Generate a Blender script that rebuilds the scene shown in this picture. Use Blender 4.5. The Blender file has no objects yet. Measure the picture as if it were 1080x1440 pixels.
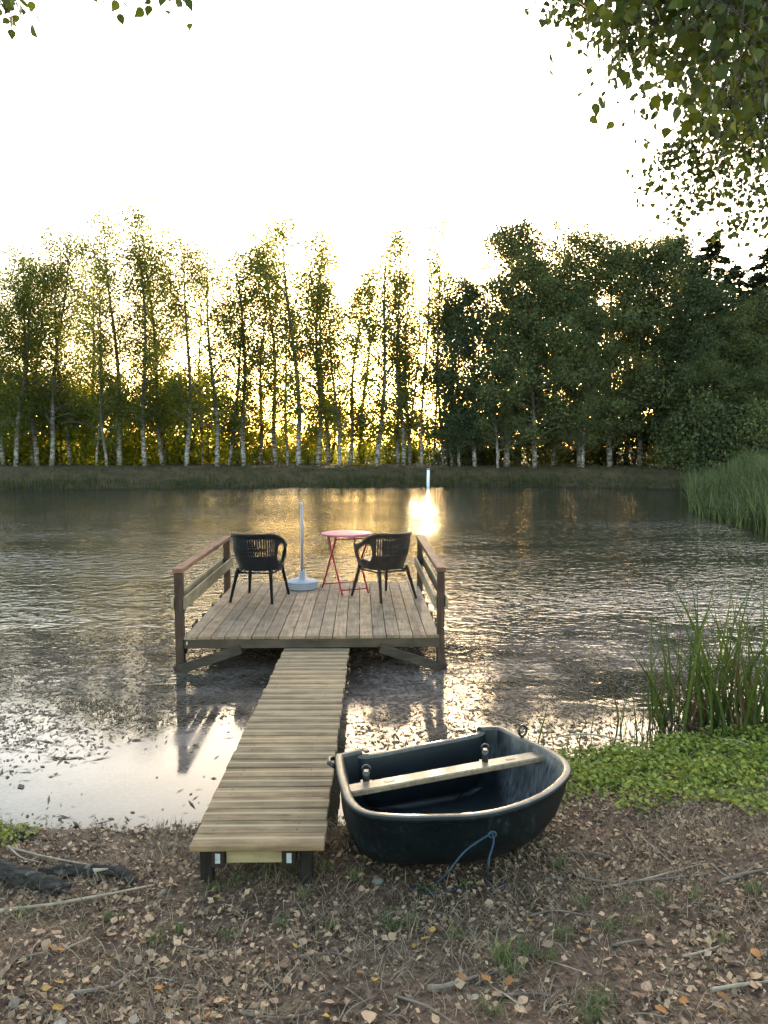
import bpy, bmesh, math, random
import numpy as np
from mathutils import Vector, Matrix, Euler

R = math.radians
rng = np.random.default_rng(7)
random.seed(7)
scene = bpy.context.scene
COL = scene.collection

# ------------------------------------------------------------------ camera
CAM_Z, F, CX, CY = 2.04, 1067.0, 540.0, 720.0      # camera height above the water, focal length in photo pixels
PITCH, YAW = R(-4.82), R(-0.86)
cam_d = bpy.data.cameras.new("camera")
cam_d.sensor_fit = 'VERTICAL'
cam_d.sensor_height = 36.0
cam_d.lens = 36.0 * F / 1440.0
cam_d.clip_start, cam_d.clip_end = 0.05, 3000
cam = bpy.data.objects.new("camera", cam_d)
COL.objects.link(cam)
cam.location = (0, 0, CAM_Z)
cam.rotation_euler = (R(90) + PITCH, 0, YAW)
scene.camera = cam
CAM_M = Euler((R(90) + PITCH, 0, YAW)).to_matrix()

# ------------------------------------------------------------------ sky, sun, exposure
SUN_EL, SUN_AZ = 5.6, 4.2                          # degrees above the horizon, degrees right of +Y
world = bpy.data.worlds.new("World")
scene.world = world
world.use_nodes = True
wn = world.node_tree
sky = wn.nodes.new("ShaderNodeTexSky")
sky.sky_type = 'NISHITA'
sky.sun_disc = False
sky.sun_elevation = R(SUN_EL)
sky.sun_rotation = R(SUN_AZ)
sky.air_density = 1.0
sky.dust_density = 2.2
sky.ozone_density = 0.9
bg = wn.nodes["Background"]
bg.inputs[1].default_value = 0.15
wn.links.new(sky.outputs[0], bg.inputs[0])
sun_d = bpy.data.lights.new("sun", 'SUN')
sun_d.energy = 1.4
sun_d.angle = R(0.55)
sun_d.color = (1.0, 0.80, 0.52)
sun = bpy.data.objects.new("sun", sun_d)
COL.objects.link(sun)
sun_dir = Vector((math.sin(R(SUN_AZ)) * math.cos(R(SUN_EL)), math.cos(R(SUN_AZ)) * math.cos(R(SUN_EL)), math.sin(R(SUN_EL))))
sun.rotation_euler = sun_dir.to_track_quat('Z', 'Y').to_euler()
sun.location = sun_dir * 200
vs = scene.view_settings
vs.view_transform = 'Standard'
vs.look = 'None'
vs.exposure = 3.5
vs.gamma = 1.0
vs.use_curve_mapping = False
scene.render.engine = 'CYCLES'
scene.cycles.use_denoising = True
scene.cycles.max_bounces = 8
scene.cycles.transparent_max_bounces = 4
scene.cycles.sample_clamp_indirect = 8.0

# ------------------------------------------------------------------ helpers
def ray(px, py):
    return CAM_M @ Vector((px - CX, CY - py, -F)).normalized()

def on_z(px, py, z):
    d = ray(px, py)
    t = (z - CAM_Z) / d.z
    return Vector((d.x * t, d.y * t, z))

def at_y(px, py, Y):
    d = ray(px, py)
    t = Y / d.y
    return Vector((d.x * t, Y, CAM_Z + d.z * t))

def at_dist(px, py, dist):
    return Vector((0, 0, CAM_Z)) + ray(px, py) * dist

def tag(o, label=None, cat=None, group=None, kind=None):
    if label: o['label'] = label
    if cat: o['category'] = cat
    if group: o['group'] = group
    if kind: o['kind'] = kind
    return o

def link(name, mesh, parent=None, mat=None):
    o = bpy.data.objects.new(name, mesh)
    COL.objects.link(o)
    if parent is not None: o.parent = parent
    if mat is not None and not mesh.materials: mesh.materials.append(mat)
    return o

def empty(name, loc=(0, 0, 0), rz=0.0):
    o = bpy.data.objects.new(name, None)
    COL.objects.link(o)
    o.location = loc
    o.rotation_euler = (0, 0, rz)
    o.empty_display_size = 0.1
    return o

def np_mesh(name, V, Fc, mat=None, attr=None, smooth=False):
    """V (n,3), Fc (m,k) of equal-sized faces; attr = float per vertex"""
    V = np.asarray(V, dtype=np.float32); Fc = np.asarray(Fc, dtype=np.int32)
    me = bpy.data.meshes.new(name)
    k = Fc.shape[1]; m = len(Fc)
    me.vertices.add(len(V)); me.vertices.foreach_set("co", V.ravel())
    me.loops.add(m * k); me.loops.foreach_set("vertex_index", Fc.ravel())
    me.polygons.add(m)
    me.polygons.foreach_set("loop_start", np.arange(m, dtype=np.int32) * k)
    me.polygons.foreach_set("loop_total", np.full(m, k, dtype=np.int32))
    me.polygons.foreach_set("use_smooth", np.full(m, smooth, dtype=bool))
    if attr is not None:
        a = me.attributes.new("rnd", 'FLOAT', 'POINT')
        a.data.foreach_set("value", np.asarray(attr, dtype=np.float32))
    me.update(calc_edges=True)
    if mat: me.materials.append(mat)
    return me

class MB:
    """collects tubes, boxes and grids into one mesh"""
    def __init__(s): s.v = []; s.f = []; s.sm = []
    def add(s, vs, fs, smooth=False):
        o = len(s.v); s.v += [tuple(v) for v in vs]; s.f += [tuple(i + o for i in f) for f in fs]; s.sm += [smooth] * len(fs)
    def tube(s, pts, rad, n=8, caps=True, closed=False):
        pts = [Vector(p) for p in pts]
        if not hasattr(rad, '__len__'): rad = [rad] * len(pts)
        vs_, fs = [], []
        up = None
        for i, p in enumerate(pts):
            a = pts[i - 1] if (i > 0 or closed) else p
            b = pts[(i + 1) % len(pts)] if (i < len(pts) - 1 or closed) else p
            t = (b - a)
            t = t.normalized() if t.length > 1e-9 else Vector((0, 0, 1))
            if up is None:
                up = t.orthogonal().normalized()
            else:
                up = (up - t * up.dot(t))
                up = up.normalized() if up.length > 1e-6 else t.orthogonal().normalized()
            w = t.cross(up)
            for k in range(n):
                an = 2 * math.pi * k / n
                vs_.append(p + (up * math.cos(an) + w * math.sin(an)) * rad[i])
        m = len(pts)
        for i in range(m if closed else m - 1):
            j = (i + 1) % m
            for k in range(n):
                k2 = (k + 1) % n
                fs.append((i * n + k, i * n + k2, j * n + k2, j * n + k))
        s.add(vs_, fs, True)
        if caps and not closed:
            o = len(s.v) - len(vs_)
            s.f.append(tuple(o + k for k in reversed(range(n)))); s.sm.append(False)
            s.f.append(tuple(o + (m - 1) * n + k for k in range(n))); s.sm.append(False)
    def box(s, c, size, M=None, bev=0.0):
        hx, hy, hz = size[0] / 2, size[1] / 2, size[2] / 2
        c = Vector(c)
        bm = bmesh.new()
        bmesh.ops.create_cube(bm, size=1.0)
        for v in bm.verts: v.co = Vector((v.co.x * size[0], v.co.y * size[1], v.co.z * size[2]))
        if bev > 0:
            bmesh.ops.bevel(bm, geom=bm.edges[:], offset=bev, segments=1, affect='EDGES', profile=0.5)
        bm.verts.index_update()
        vs_ = [(M @ v.co if M is not None else v.co) + c for v in bm.verts]
        fs = [tuple(v.index for v in f.verts) for f in bm.faces]
        bm.free()
        s.add(vs_, fs)
    def bar(s, a, b, w, h, bev=0.004, up=(0, 0, 1)):
        a, b = Vector(a), Vector(b)
        y = (b - a).normalized(); x = y.cross(Vector(up)).normalized(); z = x.cross(y)
        M = Matrix((x, y, z)).transposed()
        s.box((a + b) / 2, (w, (b - a).length, h), M, bev)
    def lathe(s, prof, n=32, c=(0, 0, 0)):
        vs_, fs = [], []
        for r, z in prof:
            for k in range(n):
                a = 2 * math.pi * k / n
                vs_.append((c[0] + r * math.cos(a), c[1] + r * math.sin(a), c[2] + z))
        for i in range(len(prof) - 1):
            for k in range(n):
                k2 = (k + 1) % n
                fs.append((i * n + k, i * n + k2, (i + 1) * n + k2, (i + 1) * n + k))
        s.add(vs_, fs, True)
    def mesh(s, name, mat=None):
        me = bpy.data.meshes.new(name)
        me.from_pydata(s.v, [], s.f)
        me.polygons.foreach_set("use_smooth", s.sm)
        me.update()
        if mat: me.materials.append(mat)
        return me
    def build(s, name, mat, parent=None):
        return link(name, s.mesh(name, mat), parent)

def catmull(P, n, closed=False):
    P = [Vector(p) for p in P]; out = []
    m = len(P); segs = m if closed else m - 1
    for i in range(segs):
        p0 = P[(i - 1) % m] if (closed or i > 0) else P[i]
        p1 = P[i]; p2 = P[(i + 1) % m]
        p3 = P[(i + 2) % m] if (closed or i + 2 < m) else p2
        for k in range(n):
            t = k / n
            out.append(0.5 * ((2 * p1) + (p2 - p0) * t + (2 * p0 - 5 * p1 + 4 * p2 - p3) * t * t + (3 * p1 - p0 - 3 * p2 + p3) * t ** 3))
    if not closed: out.append(P[-1])
    return out

# ------------------------------------------------------------------ materials
def new_mat(name):
    m = bpy.data.materials.new(name); m.use_nodes = True
    nt = m.node_tree
    return m, nt, nt.nodes["Principled BSDF"]

def nd(nt, t, **kw):
    n = nt.nodes.new(t)
    for k, v in kw.items(): setattr(n, k, v)
    return n

def ramp(nt, fac, stops, interp='LINEAR'):
    r = nd(nt, "ShaderNodeValToRGB"); r.color_ramp.interpolation = interp
    el = r.color_ramp.elements
    while len(el) > 1: el.remove(el[-1])
    el[0].position = stops[0][0]; el[0].color = (*stops[0][1], 1)
    for p, c in stops[1:]:
        e = el.new(p); e.color = (*c, 1)
    nt.links.new(fac, r.inputs[0])
    return r.outputs[0]

def mixc(nt, a, b, fac, mode='MIX'):
    n = nd(nt, "ShaderNodeMix", data_type='RGBA', blend_type=mode)
    for s, v in ((n.inputs[0], fac), (n.inputs[6], a), (n.inputs[7], b)):
        if hasattr(v, 'is_output'): nt.links.new(v, s)
        elif isinstance(v, (tuple, list)): s.default_value = (*v, 1)
        else: s.default_value = v
    return n.outputs[2]

def maths(nt, op, a, b=None, c=None, clamp=False):
    n = nd(nt, "ShaderNodeMath", operation=op, use_clamp=clamp)
    for i, v in enumerate((a, b, c)):
        if v is None: continue
        if hasattr(v, 'is_output'): nt.links.new(v, n.inputs[i])
        else: n.inputs[i].default_value = v
    return n.outputs[0]

def noise(nt, vec, scale, detail=4, rough=0.55, dist=0.0):
    n = nd(nt, "ShaderNodeTexNoise")
    n.inputs["Scale"].default_value = scale; n.inputs["Detail"].default_value = detail
    n.inputs["Roughness"].default_value = rough; n.inputs["Distortion"].default_value = dist
    if vec is not None: nt.links.new(vec, n.inputs["Vector"])
    return n.outputs["Fac"]

def mapping(nt, vec, scale=(1, 1, 1), loc=None):
    m = nd(nt, "ShaderNodeMapping")
    m.inputs["Scale"].default_value = scale
    nt.links.new(vec, m.inputs["Vector"])
    if loc is not None: nt.links.new(loc, m.inputs["Location"])
    return m.outputs[0]

def bump(nt, bsdf, height, strength, dist):
    b = nd(nt, "ShaderNodeBump")
    b.inputs["Strength"].default_value = strength; b.inputs["Distance"].default_value = dist
    nt.links.new(height, b.inputs["Height"]); nt.links.new(b.outputs[0], bsdf.inputs["Normal"])
    return b

def wood(name, light, dark, axis='X', rough=0.75, knots=True, stripe=None):
    m, nt, p = new_mat(name)
    tc = nd(nt, "ShaderNodeTexCoord"); oi = nd(nt, "ShaderNodeObjectInfo")
    off = nd(nt, "ShaderNodeCombineXYZ")
    for i in range(3):
        nt.links.new(maths(nt, 'MULTIPLY', oi.outputs["Random"], 37.0 + 11 * i), off.inputs[i])
    sc = {'X': (1.2, 16, 16), 'Y': (16, 1.2, 16), 'Z': (16, 16, 1.2)}[axis]
    v = mapping(nt, tc.outputs["Object"], sc, off.outputs[0])
    g = noise(nt, v, 2.2, 6, 0.6, 0.6)
    c = ramp(nt, g, [(0.3, dark), (0.7, light)])
    rc = ramp(nt, oi.outputs["Random"], [(0, (0.72, 0.72, 0.72)), (0.5, (1, 1, 1)), (1, (1.2, 1.12, 1.02))])
    c = mixc(nt, c, rc, 1.0, 'MULTIPLY')
    v2 = mapping(nt, tc.outputs["Object"], (3, 3, 3), off.outputs[0])
    blot = ramp(nt, noise(nt, v2, 1.6, 4, 0.6), [(0.35, (0.66, 0.64, 0.62)), (0.65, (1.06, 1.06, 1.05))])
    c = mixc(nt, c, blot, 1.0, 'MULTIPLY')
    if knots:
        kv = mapping(nt, tc.outputs["Object"], {'X': (3.2, 9, 9), 'Y': (9, 3.2, 9), 'Z': (9, 9, 3.2)}[axis], off.outputs[0])
        vo = nd(nt, "ShaderNodeTexVoronoi"); vo.inputs["Scale"].default_value = 0.9
        nt.links.new(kv, vo.inputs["Vector"])
        c = mixc(nt, c, ramp(nt, vo.outputs["Distance"], [(0.05, (0.35, 0.28, 0.22)), (0.14, (1, 1, 1))]), 0.8, 'MULTIPLY')
    if stripe:
        sp = nd(nt, "ShaderNodeSeparateXYZ"); nt.links.new(tc.outputs["Object"], sp.inputs[0])
        w = noise(nt, mapping(nt, tc.outputs["Object"], (1.5, 0, 0), off.outputs[0]), 1.0, 2)
        pos = maths(nt, 'ADD', sp.outputs[1], maths(nt, 'MULTIPLY', maths(nt, 'SUBTRACT', w, 0.5), 0.02))
        dd = maths(nt, 'ABSOLUTE', maths(nt, 'SUBTRACT', pos, 0.012))
        f = ramp(nt, dd, [(0.004, (1, 1, 1)), (0.014, (0, 0, 0))])
        c = mixc(nt, c, stripe, maths(nt, 'MULTIPLY', f, 0.75))
    nt.links.new(c, p.inputs["Base Color"])
    p.inputs["Roughness"].default_value = rough
    p.inputs["Specular IOR Level"].default_value = 0.18
    bump(nt, p, g, 0.35, 0.004)
    return m

M_walk = wood("greenish_treated_pine", (0.26, 0.18, 0.105), (0.125, 0.084, 0.047), 'X', stripe=(0.32, 0.25, 0.155))
M_deck = wood("weathered_deck_pine", (0.36, 0.25, 0.165), (0.19, 0.125, 0.082), 'Y')
M_rail = wood("brown_handrail_timber", (0.30, 0.145, 0.085), (0.16, 0.074, 0.045), 'Y')
M_mid = wood("pale_rail_board", (0.36, 0.28, 0.185), (0.22, 0.165, 0.10), 'Y')
M_post = wood("dark_post_timber", (0.085, 0.052, 0.038), (0.04, 0.025, 0.019), 'Z', knots=False)
M_beam = wood("dark_beam_timber", (0.085, 0.063, 0.044), (0.045, 0.034, 0.025), 'X', knots=False)
M_shade = wood("shaded_timber", (0.035, 0.026, 0.02), (0.016, 0.012, 0.01), 'Z', knots=False)  # shade under the walkway is put into this timber's colour
M_beam_l = wood("pale_cross_beam", (0.34, 0.27, 0.15), (0.22, 0.17, 0.09), 'X')

def simple(name, col, rough=0.6, spec=0.5, bscale=None, bstr=0.2, var=0.25, nscale=8):
    m, nt, p = new_mat(name)
    tc = nd(nt, "ShaderNodeTexCoord")
    n1 = noise(nt, tc.outputs["Object"], nscale, 5)
    lo = tuple(c * (1 - var) for c in col); hi = tuple(min(1, c * (1 + var)) for c in col)
    nt.links.new(ramp(nt, n1, [(0.3, lo), (0.7, hi)]), p.inputs["Base Color"])
    p.inputs["Roughness"].default_value = rough
    p.inputs["Specular IOR Level"].default_value = spec
    if bscale:
        bump(nt, p, noise(nt, tc.outputs["Object"], bscale, 4), bstr, 0.01)
    return m

M_tag = simple("white_paper_tag", (0.36, 0.35, 0.34), 0.7, 0.2, nscale=30)
M_red = simple("faded_red_enamel", (0.27, 0.014, 0.028), 0.45, 0.2, var=0.12)
M_redtop = simple("faded_pink_red_top", (0.34, 0.095, 0.13), 0.5, 0.25, var=0.08)
M_plast = simple("pale_grey_plastic", (0.27, 0.28, 0.32), 0.55, 0.2, var=0.08)
M_steel = simple("grey_steel_tube", (0.24, 0.24, 0.27), 0.4, 0.3, var=0.1)
M_screw = simple("dulled_screw_heads", (0.11, 0.10, 0.085), 0.5)
M_rope = simple("blue_rope", (0.014, 0.038, 0.066), 0.8, bscale=300, nscale=40)
M_white = simple("white_painted_stake", (0.7, 0.74, 0.8), 0.6, var=0.12)
M_lockgrey = simple("dark_grey_plastic_fitting", (0.014, 0.015, 0.016), 0.35)
M_cork = simple("dead_grass_thatch", (0.2, 0.15, 0.1), 0.9)

def wicker_mat(name, col):
    m, nt, p = new_mat(name)
    tc = nd(nt, "ShaderNodeTexCoord")
    w = nd(nt, "ShaderNodeTexWave", wave_type='BANDS', bands_direction='Z')
    w.inputs["Scale"].default_value = 38; w.inputs["Distortion"].default_value = 3.0; w.inputs["Detail"].default_value = 2
    nt.links.new(tc.outputs["Object"], w.inputs["Vector"])
    n1 = noise(nt, tc.outputs["Object"], 14, 4)
    c = ramp(nt, n1, [(0.3, tuple(x * 0.65 for x in col)), (0.7, tuple(x * 1.4 for x in col))])
    nt.links.new(c, p.inputs["Base Color"])
    p.inputs["Roughness"].default_value = 0.5
    p.inputs["Specular IOR Level"].default_value = 0.2
    bump(nt, p, w.outputs["Fac"], 0.8, 0.006)
    return m
M_wick_d = wicker_mat("near_black_wicker", (0.009, 0.0075, 0.0075))
M_wick_b = wicker_mat("dark_brown_wicker", (0.034, 0.022, 0.015))

def boat_mat():
    m, nt, p = new_mat("dark_teal_moulded_plastic")
    tc = nd(nt, "ShaderNodeTexCoord")
    n1 = noise(nt, tc.outputs["Object"], 5, 6, 0.6)
    base = ramp(nt, n1, [(0.3, (0.002, 0.004, 0.0055)), (0.7, (0.005, 0.010, 0.012))])
    # dried drips and scuffs, streaked downwards
    n2 = noise(nt, mapping(nt, tc.outputs["Object"], (38, 38, 4)), 1.0, 5, 0.65)
    n3 = noise(nt, tc.outputs["Object"], 2.6, 3)
    f = maths(nt, 'MULTIPLY', ramp(nt, n2, [(0.55, (0, 0, 0)), (0.75, (1, 1, 1))]), ramp(nt, n3, [(0.45, (0, 0, 0)), (0.68, (1, 1, 1))]))
    sp = noise(nt, tc.outputs["Object"], 70, 2)
    f = maths(nt, 'MAXIMUM', maths(nt, 'MULTIPLY', f, 0.55), maths(nt, 'MULTIPLY', ramp(nt, sp, [(0.68, (0, 0, 0)), (0.75, (1, 1, 1))]), 0.35))
    nt.links.new(mixc(nt, base, (0.12, 0.125, 0.13), f), p.inputs["Base Color"])
    p.inputs["Roughness"].default_value = 0.5
    p.inputs["Specular IOR Level"].default_value = 0.2
    bump(nt, p, n1, 0.12, 0.01)
    return m
M_boat = boat_mat()
def rim_mat(name, a, b):
    m, nt, p = new_mat(name)
    tc = nd(nt, "ShaderNodeTexCoord")
    n1 = noise(nt, tc.outputs["Object"], 6, 6, 0.65)
    n2 = noise(nt, tc.outputs["Object"], 45, 4, 0.7)
    c = mixc(nt, ramp(nt, n1, [(0.3, a), (0.65, b)]), ramp(nt, n2, [(0.3, (0.55, 0.55, 0.55)), (0.6, (1.05, 1.05, 1.05))]), 1.0, 'MULTIPLY')
    nt.links.new(c, p.inputs["Base Color"]); p.inputs["Roughness"].default_value = 0.38
    bump(nt, p, n2, 0.2, 0.004)
    return m
M_rim = rim_mat("sun_bleached_rim_plastic", (0.028, 0.028, 0.027), (0.095, 0.078, 0.058))
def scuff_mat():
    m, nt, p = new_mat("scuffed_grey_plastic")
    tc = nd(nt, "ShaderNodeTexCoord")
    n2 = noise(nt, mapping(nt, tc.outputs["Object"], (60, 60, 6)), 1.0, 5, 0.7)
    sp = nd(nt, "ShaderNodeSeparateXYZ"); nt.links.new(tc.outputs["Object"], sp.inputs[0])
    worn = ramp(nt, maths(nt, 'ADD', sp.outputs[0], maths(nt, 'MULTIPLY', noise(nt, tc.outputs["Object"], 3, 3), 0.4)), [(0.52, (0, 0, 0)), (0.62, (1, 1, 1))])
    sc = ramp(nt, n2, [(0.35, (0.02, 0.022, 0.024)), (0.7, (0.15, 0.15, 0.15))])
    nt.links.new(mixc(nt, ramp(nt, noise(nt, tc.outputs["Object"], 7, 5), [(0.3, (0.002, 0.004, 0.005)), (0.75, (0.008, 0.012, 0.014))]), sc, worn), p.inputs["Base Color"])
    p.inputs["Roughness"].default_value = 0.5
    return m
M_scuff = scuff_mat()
M_thwart = rim_mat("worn_tan_thwart", (0.12, 0.09, 0.06), (0.30, 0.21, 0.125))

def leaf_mat(name, lo, hi, trans=0.45, tcol=None, rough=0.6, vary=((0.8, 0.85, 0.85), (1.2, 1.1, 0.95))):
    m, nt, p = new_mat(name)
    at = nd(nt, "ShaderNodeAttribute", attribute_name="rnd")
    oi = nd(nt, "ShaderNodeObjectInfo")
    c = ramp(nt, at.outputs["Fac"], [(0.0, lo), (1.0, hi)])
    rc = ramp(nt, oi.outputs["Random"], [(0, vary[0]), (1, vary[1])])
    c = mixc(nt, c, rc, 1.0, 'MULTIPLY')
    nt.links.new(c, p.inputs["Base Color"]); p.inputs["Roughness"].default_value = rough
    p.inputs["Specular IOR Level"].default_value = 0.12
    tr = nd(nt, "ShaderNodeBsdfTranslucent")
    if tcol: nt.links.new(mixc(nt, c, tcol, 1.0, 'MULTIPLY'), tr.inputs[0])
    else: nt.links.new(c, tr.inputs[0])
    mx = nd(nt, "ShaderNodeMixShader"); mx.inputs[0].default_value = trans
    nt.links.new(p.outputs[0], mx.inputs[1]); nt.links.new(tr.outputs[0], mx.inputs[2])
    nt.links.new(mx.outputs[0], nt.nodes["Material Output"].inputs[0])
    return m

M_birch = leaf_mat("birch_leaves", (0.05, 0.072, 0.02), (0.125, 0.14, 0.036), 0.52, (1.8, 1.75, 0.5))
M_alder = leaf_mat("dark_broad_leaves", (0.032, 0.045, 0.023), (0.11, 0.125, 0.06), 0.32, (1.3, 1.2, 0.6), vary=((0.62, 0.72, 0.72), (1.6, 1.45, 1.1)))
M_conif = leaf_mat("conifer_needles", (0.018, 0.032, 0.02), (0.05, 0.072, 0.042), 0.1)
M_shrub = leaf_mat("yellow_green_undergrowth", (0.09, 0.11, 0.018), (0.19, 0.20, 0.03), 0.6, (1.8, 1.8, 0.4))
M_reed = leaf_mat("reed_blades", (0.022, 0.045, 0.015), (0.08, 0.11, 0.032), 0.35, (1.4, 1.3, 0.5))
M_bedreed = leaf_mat("reed_bed_blades", (0.02, 0.035, 0.014), (0.13, 0.15, 0.065), 0.25)
M_reed_dead = leaf_mat("dead_reed_blades", (0.05, 0.03, 0.018), (0.17, 0.11, 0.06), 0.2)
M_herb = leaf_mat("low_herb_leaves", (0.08, 0.125, 0.02), (0.33, 0.34, 0.08), 0.35, (1.3, 1.2, 0.5))
M_grass = leaf_mat("short_grass", (0.06, 0.085, 0.03), (0.17, 0.19, 0.08), 0.3)
M_bankgrass = leaf_mat("bank_grass", (0.014, 0.026, 0.008), (0.05, 0.058, 0.02), 0.3)
M_straw = leaf_mat("dry_straw", (0.05, 0.034, 0.023), (0.40, 0.285, 0.19), 0.15)
M_litter = leaf_mat("leaf_litter", (0.05, 0.027, 0.016), (0.58, 0.375, 0.235), 0.12)
M_overleaf = leaf_mat("overhead_birch_leaves", (0.03, 0.05, 0.018), (0.09, 0.11, 0.028), 0.4, (1.7, 1.5, 0.5), 0.45)
M_float = leaf_mat("floating_bits", (0.02, 0.016, 0.012), (0.09, 0.065, 0.05), 0.0)

def fallen_mat(name, a, b):
    m, nt, p = new_mat(name)
    tc = nd(nt, "ShaderNodeTexCoord"); oi = nd(nt, "ShaderNodeObjectInfo")
    n1 = noise(nt, tc.outputs["Object"], 60, 4)
    c = ramp(nt, n1, [(0.3, a), (0.7, b)])
    c = mixc(nt, c, ramp(nt, oi.outputs["Random"], [(0, (0.6, 0.6, 0.6)), (1, (1.2, 1.15, 1.1))]), 1.0, 'MULTIPLY')
    nt.links.new(c, p.inputs["Base Color"]); p.inputs["Roughness"].default_value = 0.65; p.inputs["Specular IOR Level"].default_value = 0.15
    return m
FALLEN = [
    ("pale tan", fallen_mat("pale_tan_leaf", (0.28, 0.165, 0.095), (0.48, 0.315, 0.20)), 0.46),
    ("brown", fallen_mat("brown_leaf", (0.13, 0.07, 0.045), (0.22, 0.13, 0.08)), 0.30),
    ("orange brown", fallen_mat("orange_leaf", (0.30, 0.11, 0.03), (0.40, 0.18, 0.05)), 0.10),
    ("yellow", fallen_mat("yellow_leaf", (0.36, 0.20, 0.035), (0.46, 0.27, 0.06)), 0.04),
    ("greyish", fallen_mat("grey_leaf", (0.24, 0.19, 0.15), (0.36, 0.29, 0.23)), 0.06),
]

def bark_birch():
    m, nt, p = new_mat("birch_bark")
    tc = nd(nt, "ShaderNodeTexCoord"); geo = nd(nt, "ShaderNodeNewGeometry")
    n1 = noise(nt, mapping(nt, tc.outputs["Object"], (3, 3, 9)), 1.2, 4, 0.7)
    n2 = noise(nt, tc.outputs["Object"], 0.45, 3, 0.6)
    c = ramp(nt, n1, [(0.42, (0.035, 0.028, 0.024)), (0.56, (0.32, 0.29, 0.26))])
    sp = nd(nt, "ShaderNodeSeparateXYZ"); nt.links.new(tc.outputs["Object"], sp.inputs[0])
    hi = ramp(nt, maths(nt, 'MULTIPLY', sp.outputs[2], 0.08), [(0.06, (0, 0, 0)), (0.28, (1, 1, 1))])   # white stem base, brown limbs; browning starts low to paint the backlit silhouette
    c = mixc(nt, c, (0.06, 0.047, 0.036), maths(nt, 'MULTIPLY', hi, ramp(nt, n2, [(0.25, (0, 0, 0)), (0.5, (1, 1, 1))])))
    nt.links.new(c, p.inputs["Base Color"]); p.inputs["Roughness"].default_value = 0.8
    return m
M_bark = bark_birch()
M_bark_d = simple("dark_bark", (0.06, 0.048, 0.038), 0.9, bscale=20, nscale=6, var=0.4)
def log_mat():
    m, nt, p = new_mat("weathered_log")
    tc = nd(nt, "ShaderNodeTexCoord")
    v = mapping(nt, tc.outputs["Object"], (10, 45, 45))
    n1 = noise(nt, v, 1.0, 6, 0.7); n2 = noise(nt, tc.outputs["Object"], 14, 5, 0.65)
    c = ramp(nt, n1, [(0.35, (0.016, 0.013, 0.011)), (0.55, (0.05, 0.042, 0.036)), (0.75, (0.13, 0.11, 0.092))])
    c = mixc(nt, c, (0.16, 0.125, 0.095), ramp(nt, n2, [(0.60, (0, 0, 0)), (0.68, (1, 1, 1))]))
    nt.links.new(c, p.inputs["Base Color"]); p.inputs["Roughness"].default_value = 0.9
    p.inputs["Specular IOR Level"].default_value = 0.12
    bump(nt, p, n1, 1.0, 0.02)
    return m
M_log = log_mat()
M_twig = simple("dry_twig", (0.15, 0.11, 0.08), 0.85, bscale=80, nscale=12, var=0.45)
M_twig_p = simple("pale_dry_stick", (0.30, 0.23, 0.16), 0.85, bscale=80, nscale=12, var=0.3)
M_stone = simple("pebble_grey", (0.16, 0.14, 0.115), 0.8, 0.15, nscale=25)

# ------------------------------------------------------------------ terrain
POND = np.array([(-2.5, 4.0), (-1.2, 3.95), (-.3, 3.95), (.4, 4.1), (.85, 4.55), (1.25, 4.8), (2.3, 5.1), (3.2, 5.5), (6, 8), (9, 13), (10.2, 18),
                 (11.0, 24), (14, 31), (16, 36), (13, 38.8), (5, 40.8), (-3, 40.2), (-12, 38.4), (-21, 35), (-28, 28), (-30, 18), (-24, 8), (-12, 4.6), (-5, 4.1)])
def sdist(x, y):
    x = np.asarray(x, float); y = np.asarray(y, float)
    d2 = np.full(x.shape, 1e18); ins = np.zeros(x.shape, bool)
    n = len(POND)
    for i in range(n):
        ax, ay = POND[i]; bx, by = POND[(i + 1) % n]
        ex, ey = bx - ax, by - ay
        t = np.clip(((x - ax) * ex + (y - ay) * ey) / (ex * ex + ey * ey), 0, 1)
        d2 = np.minimum(d2, (x - ax - t * ex) ** 2 + (y - ay - t * ey) ** 2)
        cr = (ay > y) != (by > y)
        xi = ax + (y - ay) / (by - ay if by != ay else 1e-9) * ex
        ins ^= cr & (x < xi)
    d = np.sqrt(d2)
    return np.where(ins, -d, d)
def sstep(a, b, x):
    t = np.clip((x - a) / (b - a), 0, 1); return t * t * (3 - 2 * t)
def wob(x, y):
    return (np.sin(x * 7.1 + 1.3 * np.sin(y * 5.3)) * np.sin(y * 8.7 + 0.9 * np.sin(x * 6.1)) * 0.6 + np.sin(x * 17.3 + y * 3.1 + 1.0) * np.sin(y * 19.1 - x * 4.7) * 0.3
            + np.sin(x * 2.3 + 0.5) * np.sin(y * 2.9 + 1.1) * 0.8)
def ground_h(x, y):
    x = np.asarray(x, float); y = np.asarray(y, float)
    w = wob(x, y)
    d = sdist(x, y) + 0.06 * w
    far = sstep(9, 24, y)
    near_land = np.minimum(0.10 * d, 0.45) + 0.010 * w * sstep(0.0, 0.5, d)
    far_land = 0.93 * sstep(-0.2, 2.4, d) + 0.012 * np.minimum(d, 8) + 0.03 * np.sin(x * 0.9) * np.sin(y * 0.8 + x * 0.3)
    land = near_land * (1 - far) + far_land * far
    bed = np.maximum(-0.9, 0.22 * d)
    return np.where(d > 0, land, bed)

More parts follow.
